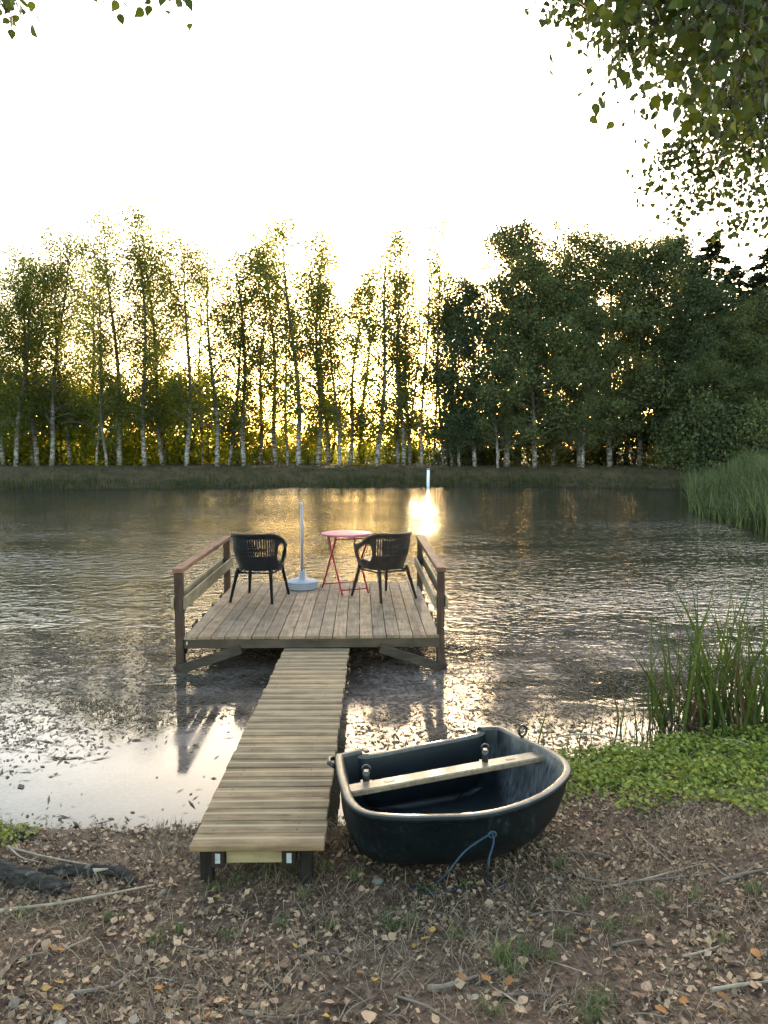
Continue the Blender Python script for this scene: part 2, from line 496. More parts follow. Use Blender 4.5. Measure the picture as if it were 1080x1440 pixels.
def axis(spans):
    out = []
    for a, b, s in spans:
        out += list(np.arange(a, b, s))
    return np.array(out + [spans[-1][1]])
gx = axis([(-600, -60, 60), (-60, -36, 4), (-36, -4, 0.8), (-4, 4.5, 0.055), (4.5, 36, 0.8), (36, 60, 4), (60, 600, 60)])
gy = axis([(-60, -4, 8), (-4, 1.6, 0.4), (1.6, 6.2, 0.055), (6.2, 33, 0.9), (33, 48, 0.35), (48, 80, 4), (80, 1200, 80)])
GX, GY = np.meshgrid(gx, gy)
GZ = ground_h(GX, GY)
nx, ny = len(gx), len(gy)
ii, jj = np.meshgrid(np.arange(nx - 1), np.arange(ny - 1))
q = (jj * nx + ii).ravel()
quads = np.stack([q, q + 1, q + 1 + nx, q + nx], 1)

def ground_mat():
    m, nt, p = new_mat("bank_soil")
    geo = nd(nt, "ShaderNodeNewGeometry")
    P = geo.outputs["Position"]
    n1 = noise(nt, P, 3.0, 6, 0.65); n2 = noise(nt, P, 38, 6, 0.7); n3 = noise(nt, P, 1.1, 3)
    soil = ramp(nt, n2, [(0.28, (0.025, 0.016, 0.011)), (0.5, (0.12, 0.076, 0.051)), (0.72, (0.27, 0.18, 0.122))])
    soil = mixc(nt, soil, ramp(nt, n1, [(0.3, (0.6, 0.58, 0.56)), (0.7, (1.15, 1.1, 1.05))]), 1.0, 'MULTIPLY')
    sp = nd(nt, "ShaderNodeSeparateXYZ"); nt.links.new(P, sp.inputs[0])
    # worn grass on the far bank, wet mud by the water
    far = ramp(nt, maths(nt, 'MULTIPLY', sp.outputs[1], 0.02), [(0.3, (0, 0, 0)), (0.5, (1, 1, 1))])
    grass = ramp(nt, noise(nt, P, 1.6, 5, 0.7), [(0.3, (0.022, 0.026, 0.010)), (0.7, (0.085, 0.055, 0.03))])
    c = mixc(nt, soil, grass, far)
    wet = ramp(nt, sp.outputs[2], [(0.0, (1, 1, 1)), (0.045, (0, 0, 0))])
    c = mixc(nt, c, (0.022, 0.016, 0.012), maths(nt, 'MULTIPLY', wet, 0.8))
    nt.links.new(c, p.inputs["Base Color"])
    rr = nd(nt, "ShaderNodeMapRange"); nt.links.new(wet, rr.inputs[0]); rr.inputs[3].default_value = 0.9; rr.inputs[4].default_value = 0.35
    nt.links.new(rr.outputs[0], p.inputs["Roughness"])
    p.inputs["Specular IOR Level"].default_value = 0.15
    bump(nt, p, n2, 0.7, 0.02)
    return m
ground = link("ground", np_mesh("ground", np.stack([GX.ravel(), GY.ravel(), GZ.ravel()], 1), quads, ground_mat(), smooth=True))
tag(ground, kind='structure')

def water_mat():
    m, nt, p = new_mat("pond_water")
    geo = nd(nt, "ShaderNodeNewGeometry"); P = geo.outputs["Position"]
    sp = nd(nt, "ShaderNodeSeparateXYZ"); nt.links.new(P, sp.inputs[0])
    X, Y = sp.outputs[0], sp.outputs[1]
    big = noise(nt, mapping(nt, P, (0.5, 0.8, 1)), 0.9, 4, 0.6)
    # calm lee beside the near shore, ripples further out
    calm = ramp(nt, maths(nt, 'ADD', maths(nt, 'MULTIPLY', Y, 0.1), maths(nt, 'MULTIPLY', maths(nt, 'SUBTRACT', big, 0.5), 0.45)),
                [(0.60, (0.004, 0.004, 0.004)), (0.76, (0.28, 0.28, 0.28)), (1.0, (0.95, 0.95, 0.95))])
    r1 = noise(nt, mapping(nt, P, (1.0, 1.25, 1)), 3.9, 2, 0.5, 0.5)
    r2 = noise(nt, mapping(nt, P, (1.0, 1.5, 1)), 9.5, 2, 0.5, 0.3)
    h = maths(nt, 'ADD', maths(nt, 'MULTIPLY', r1, 0.80), maths(nt, 'MULTIPLY', r2, 0.34))
    gust = ramp(nt, noise(nt, mapping(nt, P, (0.10, 0.28, 1)), 1.0, 3, 0.55), [(0.35, (0.45, 0.45, 0.45)), (0.65, (1.15, 1.15, 1.15))])
    h = maths(nt, 'MULTIPLY', maths(nt, 'MULTIPLY', h, calm), gust)
    b = bump(nt, p, h, 1.0, 0.05)
    # thin scum of pollen, duckweed and dust drifting in patches
    f1 = noise(nt, mapping(nt, P, (1.0, 1.6, 1)), 0.75, 5, 0.6, 0.8)
    f2 = noise(nt, mapping(nt, P, (3, 6, 1)), 8.0, 5, 0.8)
    band = ramp(nt, maths(nt, 'ADD', maths(nt, 'MULTIPLY', Y, 0.05), maths(nt, 'MULTIPLY', maths(nt, 'ADD', X, 1.0), -0.02)),
                [(0.19, (0, 0, 0)), (0.275, (1, 1, 1)), (0.36, (0.7, 0.7, 0.7)), (0.52, (0, 0, 0))])
    film = maths(nt, 'MULTIPLY', ramp(nt, maths(nt, 'ADD', maths(nt, 'MULTIPLY', f1, 0.5), maths(nt, 'MULTIPLY', f2, 0.5)), [(0.43, (0, 0, 0)), (0.56, (1, 1, 1))]), band)
    nt.links.new(mixc(nt, (0.030, 0.027, 0.018), (0.30, 0.225, 0.20), maths(nt, 'MULTIPLY', film, 0.6)), p.inputs["Base Color"])
    rr = nd(nt, "ShaderNodeMapRange"); nt.links.new(film, rr.inputs[0]); rr.inputs[3].default_value = 0.012; rr.inputs[4].default_value = 0.16
    nt.links.new(rr.outputs[0], p.inputs["Roughness"])
    p.inputs["IOR"].default_value = 1.40
    return m
wv = [(-40, 3.0, 0), (40, 3.0, 0), (40, 44, 0), (-40, 44, 0)]
water = link("water", np_mesh("water", wv, [[0, 1, 2, 3]], water_mat()))
tag(water, kind='structure')

# ------------------------------------------------------------------ walkway
WZ0, WZ1 = 0.30, 0.225
WP0 = on_z(265, 1191, WZ0); WP1 = on_z(455, 1194, WZ0)
WW = WP1.x - WP0.x
WCX = (WP0.x + WP1.x) / 2
WY0, WY1 = WP0.y, 6.79
walk = empty("wooden_walkway", (WCX, WY0, 0))
tag(walk, "long narrow walkway of greenish pine boards leading from the bank to the platform", "walkway")
NB = 29
pitch = (WY1 - WY0) / NB
slope = math.atan2(WZ1 - WZ0, WY1 - WY0)
b_ = MB(); b_.box((0, 0, 0), (WW, pitch - 0.007, 0.028), None, 0.004)
bme = b_.mesh("walkway_board", M_walk)
for i in range(NB):
    yy = (i + 0.5) * pitch
    o = link("board", bme, walk)
    o.location = (rng.uniform(-.006, .006), yy, WZ0 + (WZ1 - WZ0) * yy / (WY1 - WY0) - 0.014 + rng.uniform(-.002, .002))
    o.rotation_euler = (slope + rng.uniform(-.008, .008), rng.uniform(-.004, .004), rng.uniform(-.006, .006))
sc_ = MB()
for i in range(NB):
    yy = (i + 0.5) * pitch; zz = WZ0 + (WZ1 - WZ0) * yy / (WY1 - WY0)
    for xx in (-WW * .36 + rng.normal(0, .008), WW * .28 + rng.normal(0, .008)):
        for dy in (-.03, .03):
            sc_.tube([(xx + rng.normal(0, .004), yy + dy + rng.normal(0, .003), zz - .004), (xx, yy + dy, zz + .0025)], .0032, 6)
sc_.build("screw_heads", M_screw, walk)['kind'] = 'stuff'
for s, px0, px1 in ((-1, 297.5, 316.5), (1, 397, 417)):
    xa = (px0 + px1) / 2
    X = at_y(xa, 1215, WY0 + 0.05).x - WCX
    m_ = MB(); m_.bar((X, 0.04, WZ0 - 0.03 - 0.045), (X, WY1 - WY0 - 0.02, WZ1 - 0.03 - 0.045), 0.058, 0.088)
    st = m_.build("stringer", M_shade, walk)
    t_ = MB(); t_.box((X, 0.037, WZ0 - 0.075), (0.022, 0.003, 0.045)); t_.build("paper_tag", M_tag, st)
Xl = at_y(316.5, 1215, WY0 + .05).x - WCX; Xr = at_y(397, 1215, WY0 + .05).x - WCX
m_ = MB(); m_.box(((Xl + Xr) / 2, 0.085, WZ0 - 0.072), (Xr - Xl - 0.004, 0.045, 0.078), None, 0.003); m_.build("cross_beam", M_beam_l, walk)
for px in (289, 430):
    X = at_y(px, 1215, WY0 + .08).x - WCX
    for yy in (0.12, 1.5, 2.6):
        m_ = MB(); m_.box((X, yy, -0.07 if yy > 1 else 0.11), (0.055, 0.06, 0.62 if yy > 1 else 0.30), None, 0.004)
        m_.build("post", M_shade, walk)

# ------------------------------------------------------------------ platform
DZ = 0.33
DY0 = 6.80
DL = at_y(258, 897, DY0).x; DR = at_y(619, 897, DY0).x
DW = DR - DL; DD = 2.78
deck = empty("wooden_platform", (DL, DY0, 0), R(0.9))
tag(deck, "square timber fishing platform with two low handrails standing over the pond", "platform")
ND = 19
dp = DW / ND
b_ = MB(); b_.box((0, 0, 0), (dp - 0.006, DD, 0.028), None, 0.003)
dme = b_.mesh("deck_board", M_deck)
for i in range(ND):
    o = link("board", dme, deck)
    o.location = ((i + .5) * dp, DD / 2 + rng.uniform(-.006, .006), DZ - .014 + rng.uniform(-.0015, .0015))
    o.rotation_euler = (0, rng.uniform(-.008, .008), rng.uniform(-.0012, .0012))
# joists under the boards, ends proud of the left edge
for yy in (0.62, 1.12, 1.62, 2.12, 2.62):
    m_ = MB(); m_.box((DW / 2 - 0.01, yy, DZ - .028 - .041), (DW + 0.10, .05, .08), None, .003); m_.build("joist", M_beam, deck)
m_ = MB(); m_.box((DW / 2, 0.025, DZ - .028 - .042), (DW - 0.01, .045, .082), None, .003)
fb = m_.build("front_beam", M_beam, deck)
t_ = MB(); t_.box((0.03, 0.0, DZ - .06), (0.012, 0.003, 0.03)); t_.build("paper_tag", M_tag, fb)
RZ = 0.955
PW = 0.075
for side, x0 in ((-1, -PW / 2 - 0.004), (1, DW + PW / 2 + 0.004 - 0.03)):
    for yy in (0.05, 2.52):
        m_ = MB(); m_.box((x0, yy, (RZ - 0.042 - 0.75) / 2 + 0.0), (PW * (0.9 if side > 0 else 1), PW, RZ - 0.042 + 0.75), None, .005)
        m_.build("post", M_post, deck)
    m_ = MB(); m_.bar((x0, -0.005, RZ - 0.02), (x0, 2.60, RZ - 0.02), 0.088, 0.042); m_.build("handrail", M_rail, deck)
    for s in (-1, 1):
        m_ = MB(); m_.bar((x0 + s * (PW / 2 + 0.014), 0.02 if s == -side else -.01, .632), (x0 + s * (PW / 2 + 0.014), 2.58, .632), 0.024, 0.115)
        m_.build("middle_rail", M_mid, deck)
    # splashed foot and diagonal brace in the front plane
    xf = x0; xi = x0 - side * 0.56
    m_ = MB(); m_.bar((xf - side * 0.0, -.012, 0.03), (xi, -.012, DZ - .115), 0.032, 0.085, 0.003, up=(0, 0, 1)); m_.build("brace", M_beam, deck)
    m_ = MB(); m_.bar((x0 + side * (PW / 2 + .014), 0.05, 0.0), (x0 + side * (PW / 2 + .014), 1.0, DZ - .10), 0.024, 0.085, 0.003); m_.build("brace", M_beam, deck)
for xx in (0.62, DW - 0.62):
    m_ = MB(); m_.box((xx, 1.62, -.25), (.07, .07, 1.0), None, .004); m_.build("post", M_post, deck)

# ------------------------------------------------------------------ wicker chairs
def make_chair(name, mat, label, loc, rz):
    root = empty(name, loc, rz)
    tag(root, label, "chair", "wicker armchairs on the platform")
    PH = R(131)
    def base(ph): return Vector((.235 * math.sin(ph), -.225 * math.cos(ph) * (1.0 if math.cos(ph) > 0 else 1.5) + .02, .37))
    def top(ph):
        c = math.cos(ph)
        k = sstep(-0.55, 0.75, c)
        return Vector((.295 * math.sin(ph) * (1 - 0.06 * (c < 0)), -.315 * c if c > 0 else -.44 * c, .60 + .155 * float(k)))
    def pt(ph, v):
        a, b = base(ph), top(ph)
        p = a.lerp(b, v)
        bul = 0.02 * math.sin(math.pi * v)
        return p + Vector((math.sin(ph), -math.cos(ph), 0)) * bul
    NC, NR = 150, 26
    vs_ = [pt(-PH + 2 * PH * i / NC, j / NR) for i in range(NC + 1) for j in range(NR + 1)]
    fs = []
    for i in range(NC):
        ph = math.degrees(-PH + 2 * PH * (i + .5) / NC)
        for j in range(NR):
            v = (j + .5) / NR
            a = abs(ph)
            # oval under each arm
            if ((a - 88) / 26) ** 2 + ((v - .50) / .37) ** 2 < 1: continue
            if a < 54 and .40 < v < .88:
                dia = (abs(ph) / 40 + abs(v - .58) / .13)
                if dia > 1 and i % 3 == 0: continue
                if dia < 1 and (i % 3 == 1 and j % 3 == 1): continue
            fs.append((i * (NR + 1) + j, (i + 1) * (NR + 1) + j, (i + 1) * (NR + 1) + j + 1, i * (NR + 1) + j + 1))
    me = bpy.data.meshes.new("backrest"); me.from_pydata(vs_, [], fs); me.update(); me.materials.append(mat)
    o = link("backrest", me, root)
    sm = o.modifiers.new("thick", 'SOLIDIFY'); sm.thickness = 0.010; sm.offset = 0
    m_ = MB()
    m_.tube([top(-PH + 2 * PH * i / 60) for i in range(61)], 0.019, 8)
    m_.build("top_rim", mat, root)
    for s in (-1, 1):
        m_ = MB(); m_.tube([top(s * PH).lerp(base(s * PH), t) + Vector((0, .012 * math.sin(math.pi * t), 0)) for t in np.linspace(0, 1, 8)], .017, 8)
        m_.build("arm_support", mat, root)
    # seat, slightly dished, with a deep woven apron
    ring = [Vector((.235 * math.sin(a) * (1.0 + .08 * abs(math.sin(2 * a))), -.225 * math.cos(a) * (1.0 if math.cos(a) > 0 else 1.16) + .02, 0)) for a in np.linspace(0, 2 * math.pi, 49)[:-1]]
    vs_, fs = [], []
    prof = [(0.0, .425), (0.5, .428), (0.85, .44), (0.97, .438), (1.0, .42), (1.0, .35), (0.94, .345)]
    for r, z in prof:
        for p in ring: vs_.append((p.x * r, p.y * r + .02 * (1 - r), z))
    for k in range(len(prof) - 1):
        for i in range(48):
            fs.append((k * 48 + i, k * 48 + (i + 1) % 48, (k + 1) * 48 + (i + 1) % 48, (k + 1) * 48 + i))
    m_ = MB(); m_.add(vs_, fs, True); m_.build("seat", mat, root)
    for sx in (-1, 1):
        for sy in (-1, 1):
            m_ = MB()
            topp = Vector((sx * .19, .21 if sy > 0 else -.17, .37))
            foot = Vector((sx * .245, .30 if sy > 0 else -.285, 0))
            m_.tube([topp, topp.lerp(foot, .5), foot], [.021, .018, .015], 10)
            m_.build("leg", mat, root)
    m_ = MB(); m_.tube([(sx * .205, sy * 1.0, .325) for sx, sy in ((-1, -.185), (1, -.185), (1, .22), (-1, .22))], .011, 8, closed=True)
    m_.build("stretcher", mat, root)
    return root
make_chair("wicker_armchair", M_wick_d, "near black wicker armchair with its back to the walkway beside the parasol stand", (-1.285, 8.56, DZ), R(-12))
make_chair("wicker_armchair", M_wick_b, "dark brown wicker armchair turned beside the red folding table", (.13, 8.62, DZ), R(35))

# ------------------------------------------------------------------ folding table
tb = on_z(487, 832, DZ)
table = empty("folding_table", (tb.x, tb.y + .05, DZ), R(24))
tag(table, "small round red folding bistro table with crossed legs", "table")
TH = 0.705
m_ = MB(); m_.lathe([(0, TH), (.285, TH), (.298, TH - .003), (.302, TH - .012), (.298, TH - .022), (.285, TH - .02), (0, TH - .016)], 48)
m_.build("table_top", M_redtop, table)
for s, off in ((1, .205), (-1, .165)):
    for e in (-1, 1):
        x = e * off
        pts = catmull([(x, -s * .19, TH - .02), (x, -s * .15, TH - .10), (x, s * .02, .37), (x, s * .14, .20), (x, s * .28, .012)], 5)
        m_ = MB(); m_.tube(pts, .0115, 8); m_.build("leg", M_red, table)
    m_ = MB(); m_.tube([(-off, s * .245, .06), (off, s * .245, .06)], .008, 8); m_.build("foot_bar", M_red, table)
    m_ = MB(); m_.tube([(-off, -s * .17, TH - .06), (off, -s * .17, TH - .06)], .008, 8); m_.build("upper_bar", M_red, table)

# ------------------------------------------------------------------ parasol base
pb = on_z(425, 827, DZ)
par = empty("parasol_stand", (pb.x, pb.y, DZ))
tag(par, "pale grey ribbed parasol base holding a bare metal pole", "parasol stand")
prof = [(0, 0), (.185, 0)]
for k in range(4):
    z = .008 + k * .022
    prof += [(.192, z), (.198, z + .008), (.192, z + .018), (.186, z + .020)]
prof += [(.17, .102), (.06, .118), (.04, .125), (.036, .21), (.030, .215), (0, .215)]
m_ = MB(); m_.lathe(prof, 40); m_.build("base", M_plast, par)
m_ = MB(); m_.tube([(0, 0, .20), (0, 0, .62), (0, 0, 1.03)], .0165, 12); m_.build("pole", M_steel, par)
m_ = MB(); m_.tube([(0, 0, 1.031), (0, 0, 1.05)], .019, 12); m_.tube([(-.035, 0, .19), (.0, 0, .19)], .01, 8); m_.build("pole_cap", M_plast, par)

# ------------------------------------------------------------------ boat
def rim_z(p): return 0.475 - 0.03 * (p[1] - 3.3)
rim_px = [(472, 1060), (473, 1078), (478, 1100), (488, 1126), (512, 1143), (559, 1149), (613, 1149), (675, 1146), (729, 1134), (772, 1115), (796, 1095), (803, 1080),
          (796, 1066), (772, 1051), (740, 1037), (712, 1023), (697, 1020), (672, 1021.5), (667, 1025), (590, 1040), (512, 1054), (507, 1052), (480, 1058)]
rim = []
for a, b in rim_px:
    z = .46
    for _ in range(4):
        p = on_z(a, b, z); z = rim_z(p)
    if (a, b) in ((667, 1025), (590, 1040), (512, 1054)): p = p - Vector((0, 0, .022))
    rim.append(p)
boat_c = sum(rim, Vector()) / len(rim)
boat = empty("dinghy", (boat_c.x, boat_c.y, 0.0))
tag(boat, "small dark teal moulded plastic dinghy drawn up on the bank beside the walkway", "boat")
RL = catmull([(p.x - boat_c.x, p.y - boat_c.y, p.z) for p in rim], 6, True)
NBT = len(RL)
def outline(off, z_fn, s=1.0, shift=(0, 0)):
    out = []
    for i in range(NBT):
        a, b = RL[i - 1], RL[(i + 1) % NBT]
        t = Vector((b.x - a.x, b.y - a.y, 0)).normalized()
        n = Vector((t.y, -t.x, 0))
        p = Vector((RL[i].x, RL[i].y, 0)) * s + n * off + Vector((shift[0], shift[1], 0))
        p.z = z_fn(RL[i], p)
        out.append(p)
    return out
ar = sum(RL[i].x * RL[(i + 1) % NBT].y - RL[(i + 1) % NBT].x * RL[i].y for i in range(NBT))
SG = 1 if ar > 0 else -1                                   # outward sign
def zb(k):                                                 # keel line: bow end on the bank, stern end in the water
    return lambda r, p: (0.115 - 0.17 * (p.y + 0.40)) * (1 - k) + r.z * k
SH = (-0.02, 0.16)
def loopset(lst): return [outline(SG * o, zf, s, sh) for o, zf, s, sh in lst]
outer = loopset([(0.0, zb(0.0), 0.35, SH), (0.0, zb(0.0), 0.70, SH), (0.0, zb(.04), .80, SH), (0.0, zb(.16), 0.875, (-.015, .125)), (0.0, zb(.40), .935, (-.01, .065)),
                 (0.0, zb(.70), .965, (0, .025)), (0.0, zb(.88), .975, (0, 0)), (-.006, lambda r, p: r.z - .027, 1, (0, 0)), (0.0, lambda r, p: r.z - .024, 1, (0, 0)), (0.002, lambda r, p: r.z - .008, 1, (0, 0)), (-.003, lambda r, p: r.z - .003, 1, (0, 0))])
lip = loopset([(-.003, lambda r, p: r.z - .0035, 1, (0, 0)), (-.009, lambda r, p: r.z, 1, (0, 0)),
               (-.030, lambda r, p: r.z, 1, (0, 0)), (-.038, lambda r, p: r.z - .006, 1, (0, 0)), (-.041, lambda r, p: r.z - .012, 1, (0, 0))])
inner = loopset([(-.039, lambda r, p: r.z - .011, 1, (0, 0)), (-.055, zb(.75), .98, (0, .01)), (-.05, zb(.45), .93, (-.01, .05)), (-.04, zb(.3), .84, (-.015, .10)), (-.03, zb(.235), .74, SH), (0, zb(.23), .40, SH)])
def loft(loops, cap0=None, cap1=None):
    m_ = MB(); vs_, fs = [], []
    n = NBT
    for L in loops: vs_ += L
    for k in range(len(loops) - 1):
        for i in range(n):
            fs.append((k * n + i, k * n + (i + 1) % n, (k + 1) * n + (i + 1) % n, (k + 1) * n + i))
    if cap0: fs.append(tuple(range(n)))
    if cap1: fs.append(tuple((len(loops) - 1) * n + i for i in range(n)))
    m_.add(vs_, fs, True)
    return m_
loft(outer, True).build("hull", M_boat, boat)
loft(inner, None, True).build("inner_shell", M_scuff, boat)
loft(lip).build("gunwale", M_rim, boat)
bl = lambda px, py, z: on_z(px, py, z) - Vector((boat_c.x, boat_c.y, 0))
ta = bl(489, 1113, .425); tb2 = bl(768, 1062, .405)
m_ = MB(); m_.bar(ta, tb2, 0.085, 0.03, .006)
thw = m_.build("thwart", M_thwart, boat)
dirt = (tb2 - ta).normalized(); nrm = Vector((-dirt.y, dirt.x, 0))
for f in (.19, .80):
    c = ta.lerp(tb2, f) + Vector((0, 0, .0165))
    m_ = MB(); el = [c + dirt * .03 * math.cos(a) + nrm * .011 * math.sin(a) for a in np.linspace(0, 2 * math.pi, 20)[:-1]]
    m_.add(el + [e - Vector((0, 0, .004)) for e in el], [tuple(range(19))] + [(i, 19 + i, 19 + (i + 1) % 19, (i + 1) % 19) for i in range(19)])
    m_.build("slot", M_lockgrey, thw)
for px, py, h in ((515, 1101, .062), (682, 1072, .07)):
    c = bl(px, py, .42)
    m_ = MB(); m_.tube([c + Vector((0, 0, -.02)), c + Vector((0, 0, h * .55)), c + Vector((0, 0, h))], .017, 12)
    m_.tube([c + Vector((0.018 * math.cos(a), 0, h + .008 + .018 * math.sin(a))) for a in np.linspace(0, 2 * math.pi, 17)[:-1]], .006, 8, closed=True)
    m_.box(c + Vector((0, 0, .0)), (.06, .05, .012), None, .003)
    m_.build("rowlock", M_lockgrey, boat)
c = bl(735, 1034, .46)
m_ = MB(); m_.tube([c + Vector((.022 * math.cos(a), .008 * math.cos(a), .026 + .03 * math.sin(a))) for a in np.linspace(0, 2 * math.pi, 21)[:-1]], .007, 8, closed=True)
m_.build("lifting_ring", M_lockgrey, boat)
c = bl(471, 1072, .43)
m_ = MB(); m_.tube([c + Vector((0, -.05, .0)), c + Vector((-.03, -.03, .01)), c + Vector((-.03, .03, .01)), c + Vector((0, .05, 0))], .011, 8); m_.build("side_handle", M_lockgrey, boat)
for px, py in ((514, 1053), (664, 1024)):
    c = bl(px, py, .455)
    m_ = MB(); m_.box(c - Vector((0, 0, .008)), (.03, .05, .014), Matrix.Rotation(R(24), 3, 'Z'), .004); m_.build("transom_block", M_rim, boat)
# mooring rope from the bow eye to a loose tangle on the bank
def gz(x, y): return float(ground_h(np.array([x]), np.array([y]))[0])
eye = at_y(692, 1171, 3.165)
def gp(px, py, dz=.008):
    z = .1
    for _ in range(6):
        p = on_z(px, py, z); z = gz(p.x, p.y) + dz
    return Vector((p.x, p.y, z))
rope = empty("mooring_rope", (eye.x, eye.y, 0))
tag(rope, "thin blue mooring rope hanging from the dinghy's bow to the ground", "rope")
L = lambda p: p - Vector((eye.x, eye.y, 0))
g1 = gp(580, 1248)
mid1 = at_y(655, 1196, 3.10); mid2 = at_y(625, 1232, 3.08)
pts = catmull([L(eye), L(mid1), L(mid2), L(gp(606, 1245)), L(g1), L(gp(600, 1256)), L(gp(650, 1250))], 8)
m_ = MB(); m_.tube(pts, .0042, 6); m_.build("strand", M_rope, rope)
pts = catmull([L(eye), L(at_y(694, 1185, 3.13)), L(at_y(686, 1215, 3.10)), L(gp(688, 1238)), L(gp(700, 1243)), L(gp(716, 1242)), L(gp(695, 1249)), L(gp(676, 1240)), L(gp(655, 1252)), L(gp(640, 1246))], 8)
m_ = MB(); m_.tube(pts, .0042, 6); m_.build("strand", M_rope, rope)
m_ = MB(); m_.tube([L(eye) + Vector((.016 * math.cos(a), -.004, .014 * math.sin(a) - .006)) for a in np.linspace(0, 2 * math.pi, 15)[:-1]], .005, 6, closed=True); m_.build("knot", M_rope, rope)

# ------------------------------------------------------------------ leaf scatter helpers
def frames(n, tilt=None, r=rng):
    """random orthonormal frames; tilt = None for any direction, else spread about +Z in radians"""
    if tilt is None:
        a = r.normal(size=(n, 3))
    else:
        a = np.stack([r.normal(0, tilt, n), r.normal(0, tilt, n), np.ones(n)], 1)
    a /= np.linalg.norm(a, axis=1, keepdims=True)
    t = r.normal(size=(n, 3)); t -= a * (t * a).sum(1, keepdims=True); t /= np.linalg.norm(t, axis=1, keepdims=True)
    return a, t, np.cross(a, t)
def leaf_arrays(C, size, aspect=0.62, tilt=None, fold=0.18, r=rng):
    n = len(C); N_, T, B = frames(n, tilt, r)
    s = np.asarray(size)[:, None] * np.ones((n, 1))
    V = np.stack([C - T * s * .5, C + B * s * .5 * aspect + N_ * s * fold, C + T * s * .5, C - B * s * .5 * aspect + N_ * s * fold * r.uniform(-.5, 1, (n, 1))], 1).reshape(-1, 3)
    k = np.arange(n) * 4
    Fq = np.concatenate([np.stack([k, k + 1, k + 2], 1), np.stack([k, k + 2, k + 3], 1)])
    return V, Fq
def rnd4(n, r=rng, v=None):
    return np.repeat(r.uniform(0, 1, n) if v is None else v, 4)
def blades(P, h, w, lean, r=rng, seg=3, droop=0.5):
    """curved grass blades from points P"""
    n = len(P); az = r.uniform(0, 2 * math.pi, n); D = np.stack([np.cos(az), np.sin(az), 0 * az], 1)
    S = np.stack([-np.sin(az + r.normal(0, .6, n)), np.cos(az), 0 * az], 1)
    h = np.asarray(h) * np.ones(n); w = np.asarray(w) * np.ones(n); lean = np.abs(np.asarray(lean) * np.ones(n))
    rows = []
    for k in range(seg + 1):
        t = k / seg
        c = P + D * (h * lean * (t ** (1 + droop * 2)))[:, None] + np.array([0, 0, 1.0]) * (h * t * np.sqrt(np.maximum(0.05, 1 - (lean * t) ** 2 * .6)))[:, None]
        ww = (w * (1 - t ** 1.5) * .5 + 1e-4)[:, None]
        rows += [c - S * ww, c + S * ww]
    V = np.stack(rows, 1)                       # n, 2(seg+1), 3
    m = 2 * (seg + 1); k0 = np.arange(n) * m
    Fq = np.concatenate([np.stack([k0 + 2 * k, k0 + 2 * k + 1, k0 + 2 * k + 3, k0 + 2 * k + 2], 1) for k in range(seg)])
    return V.reshape(-1, 3), Fq, m

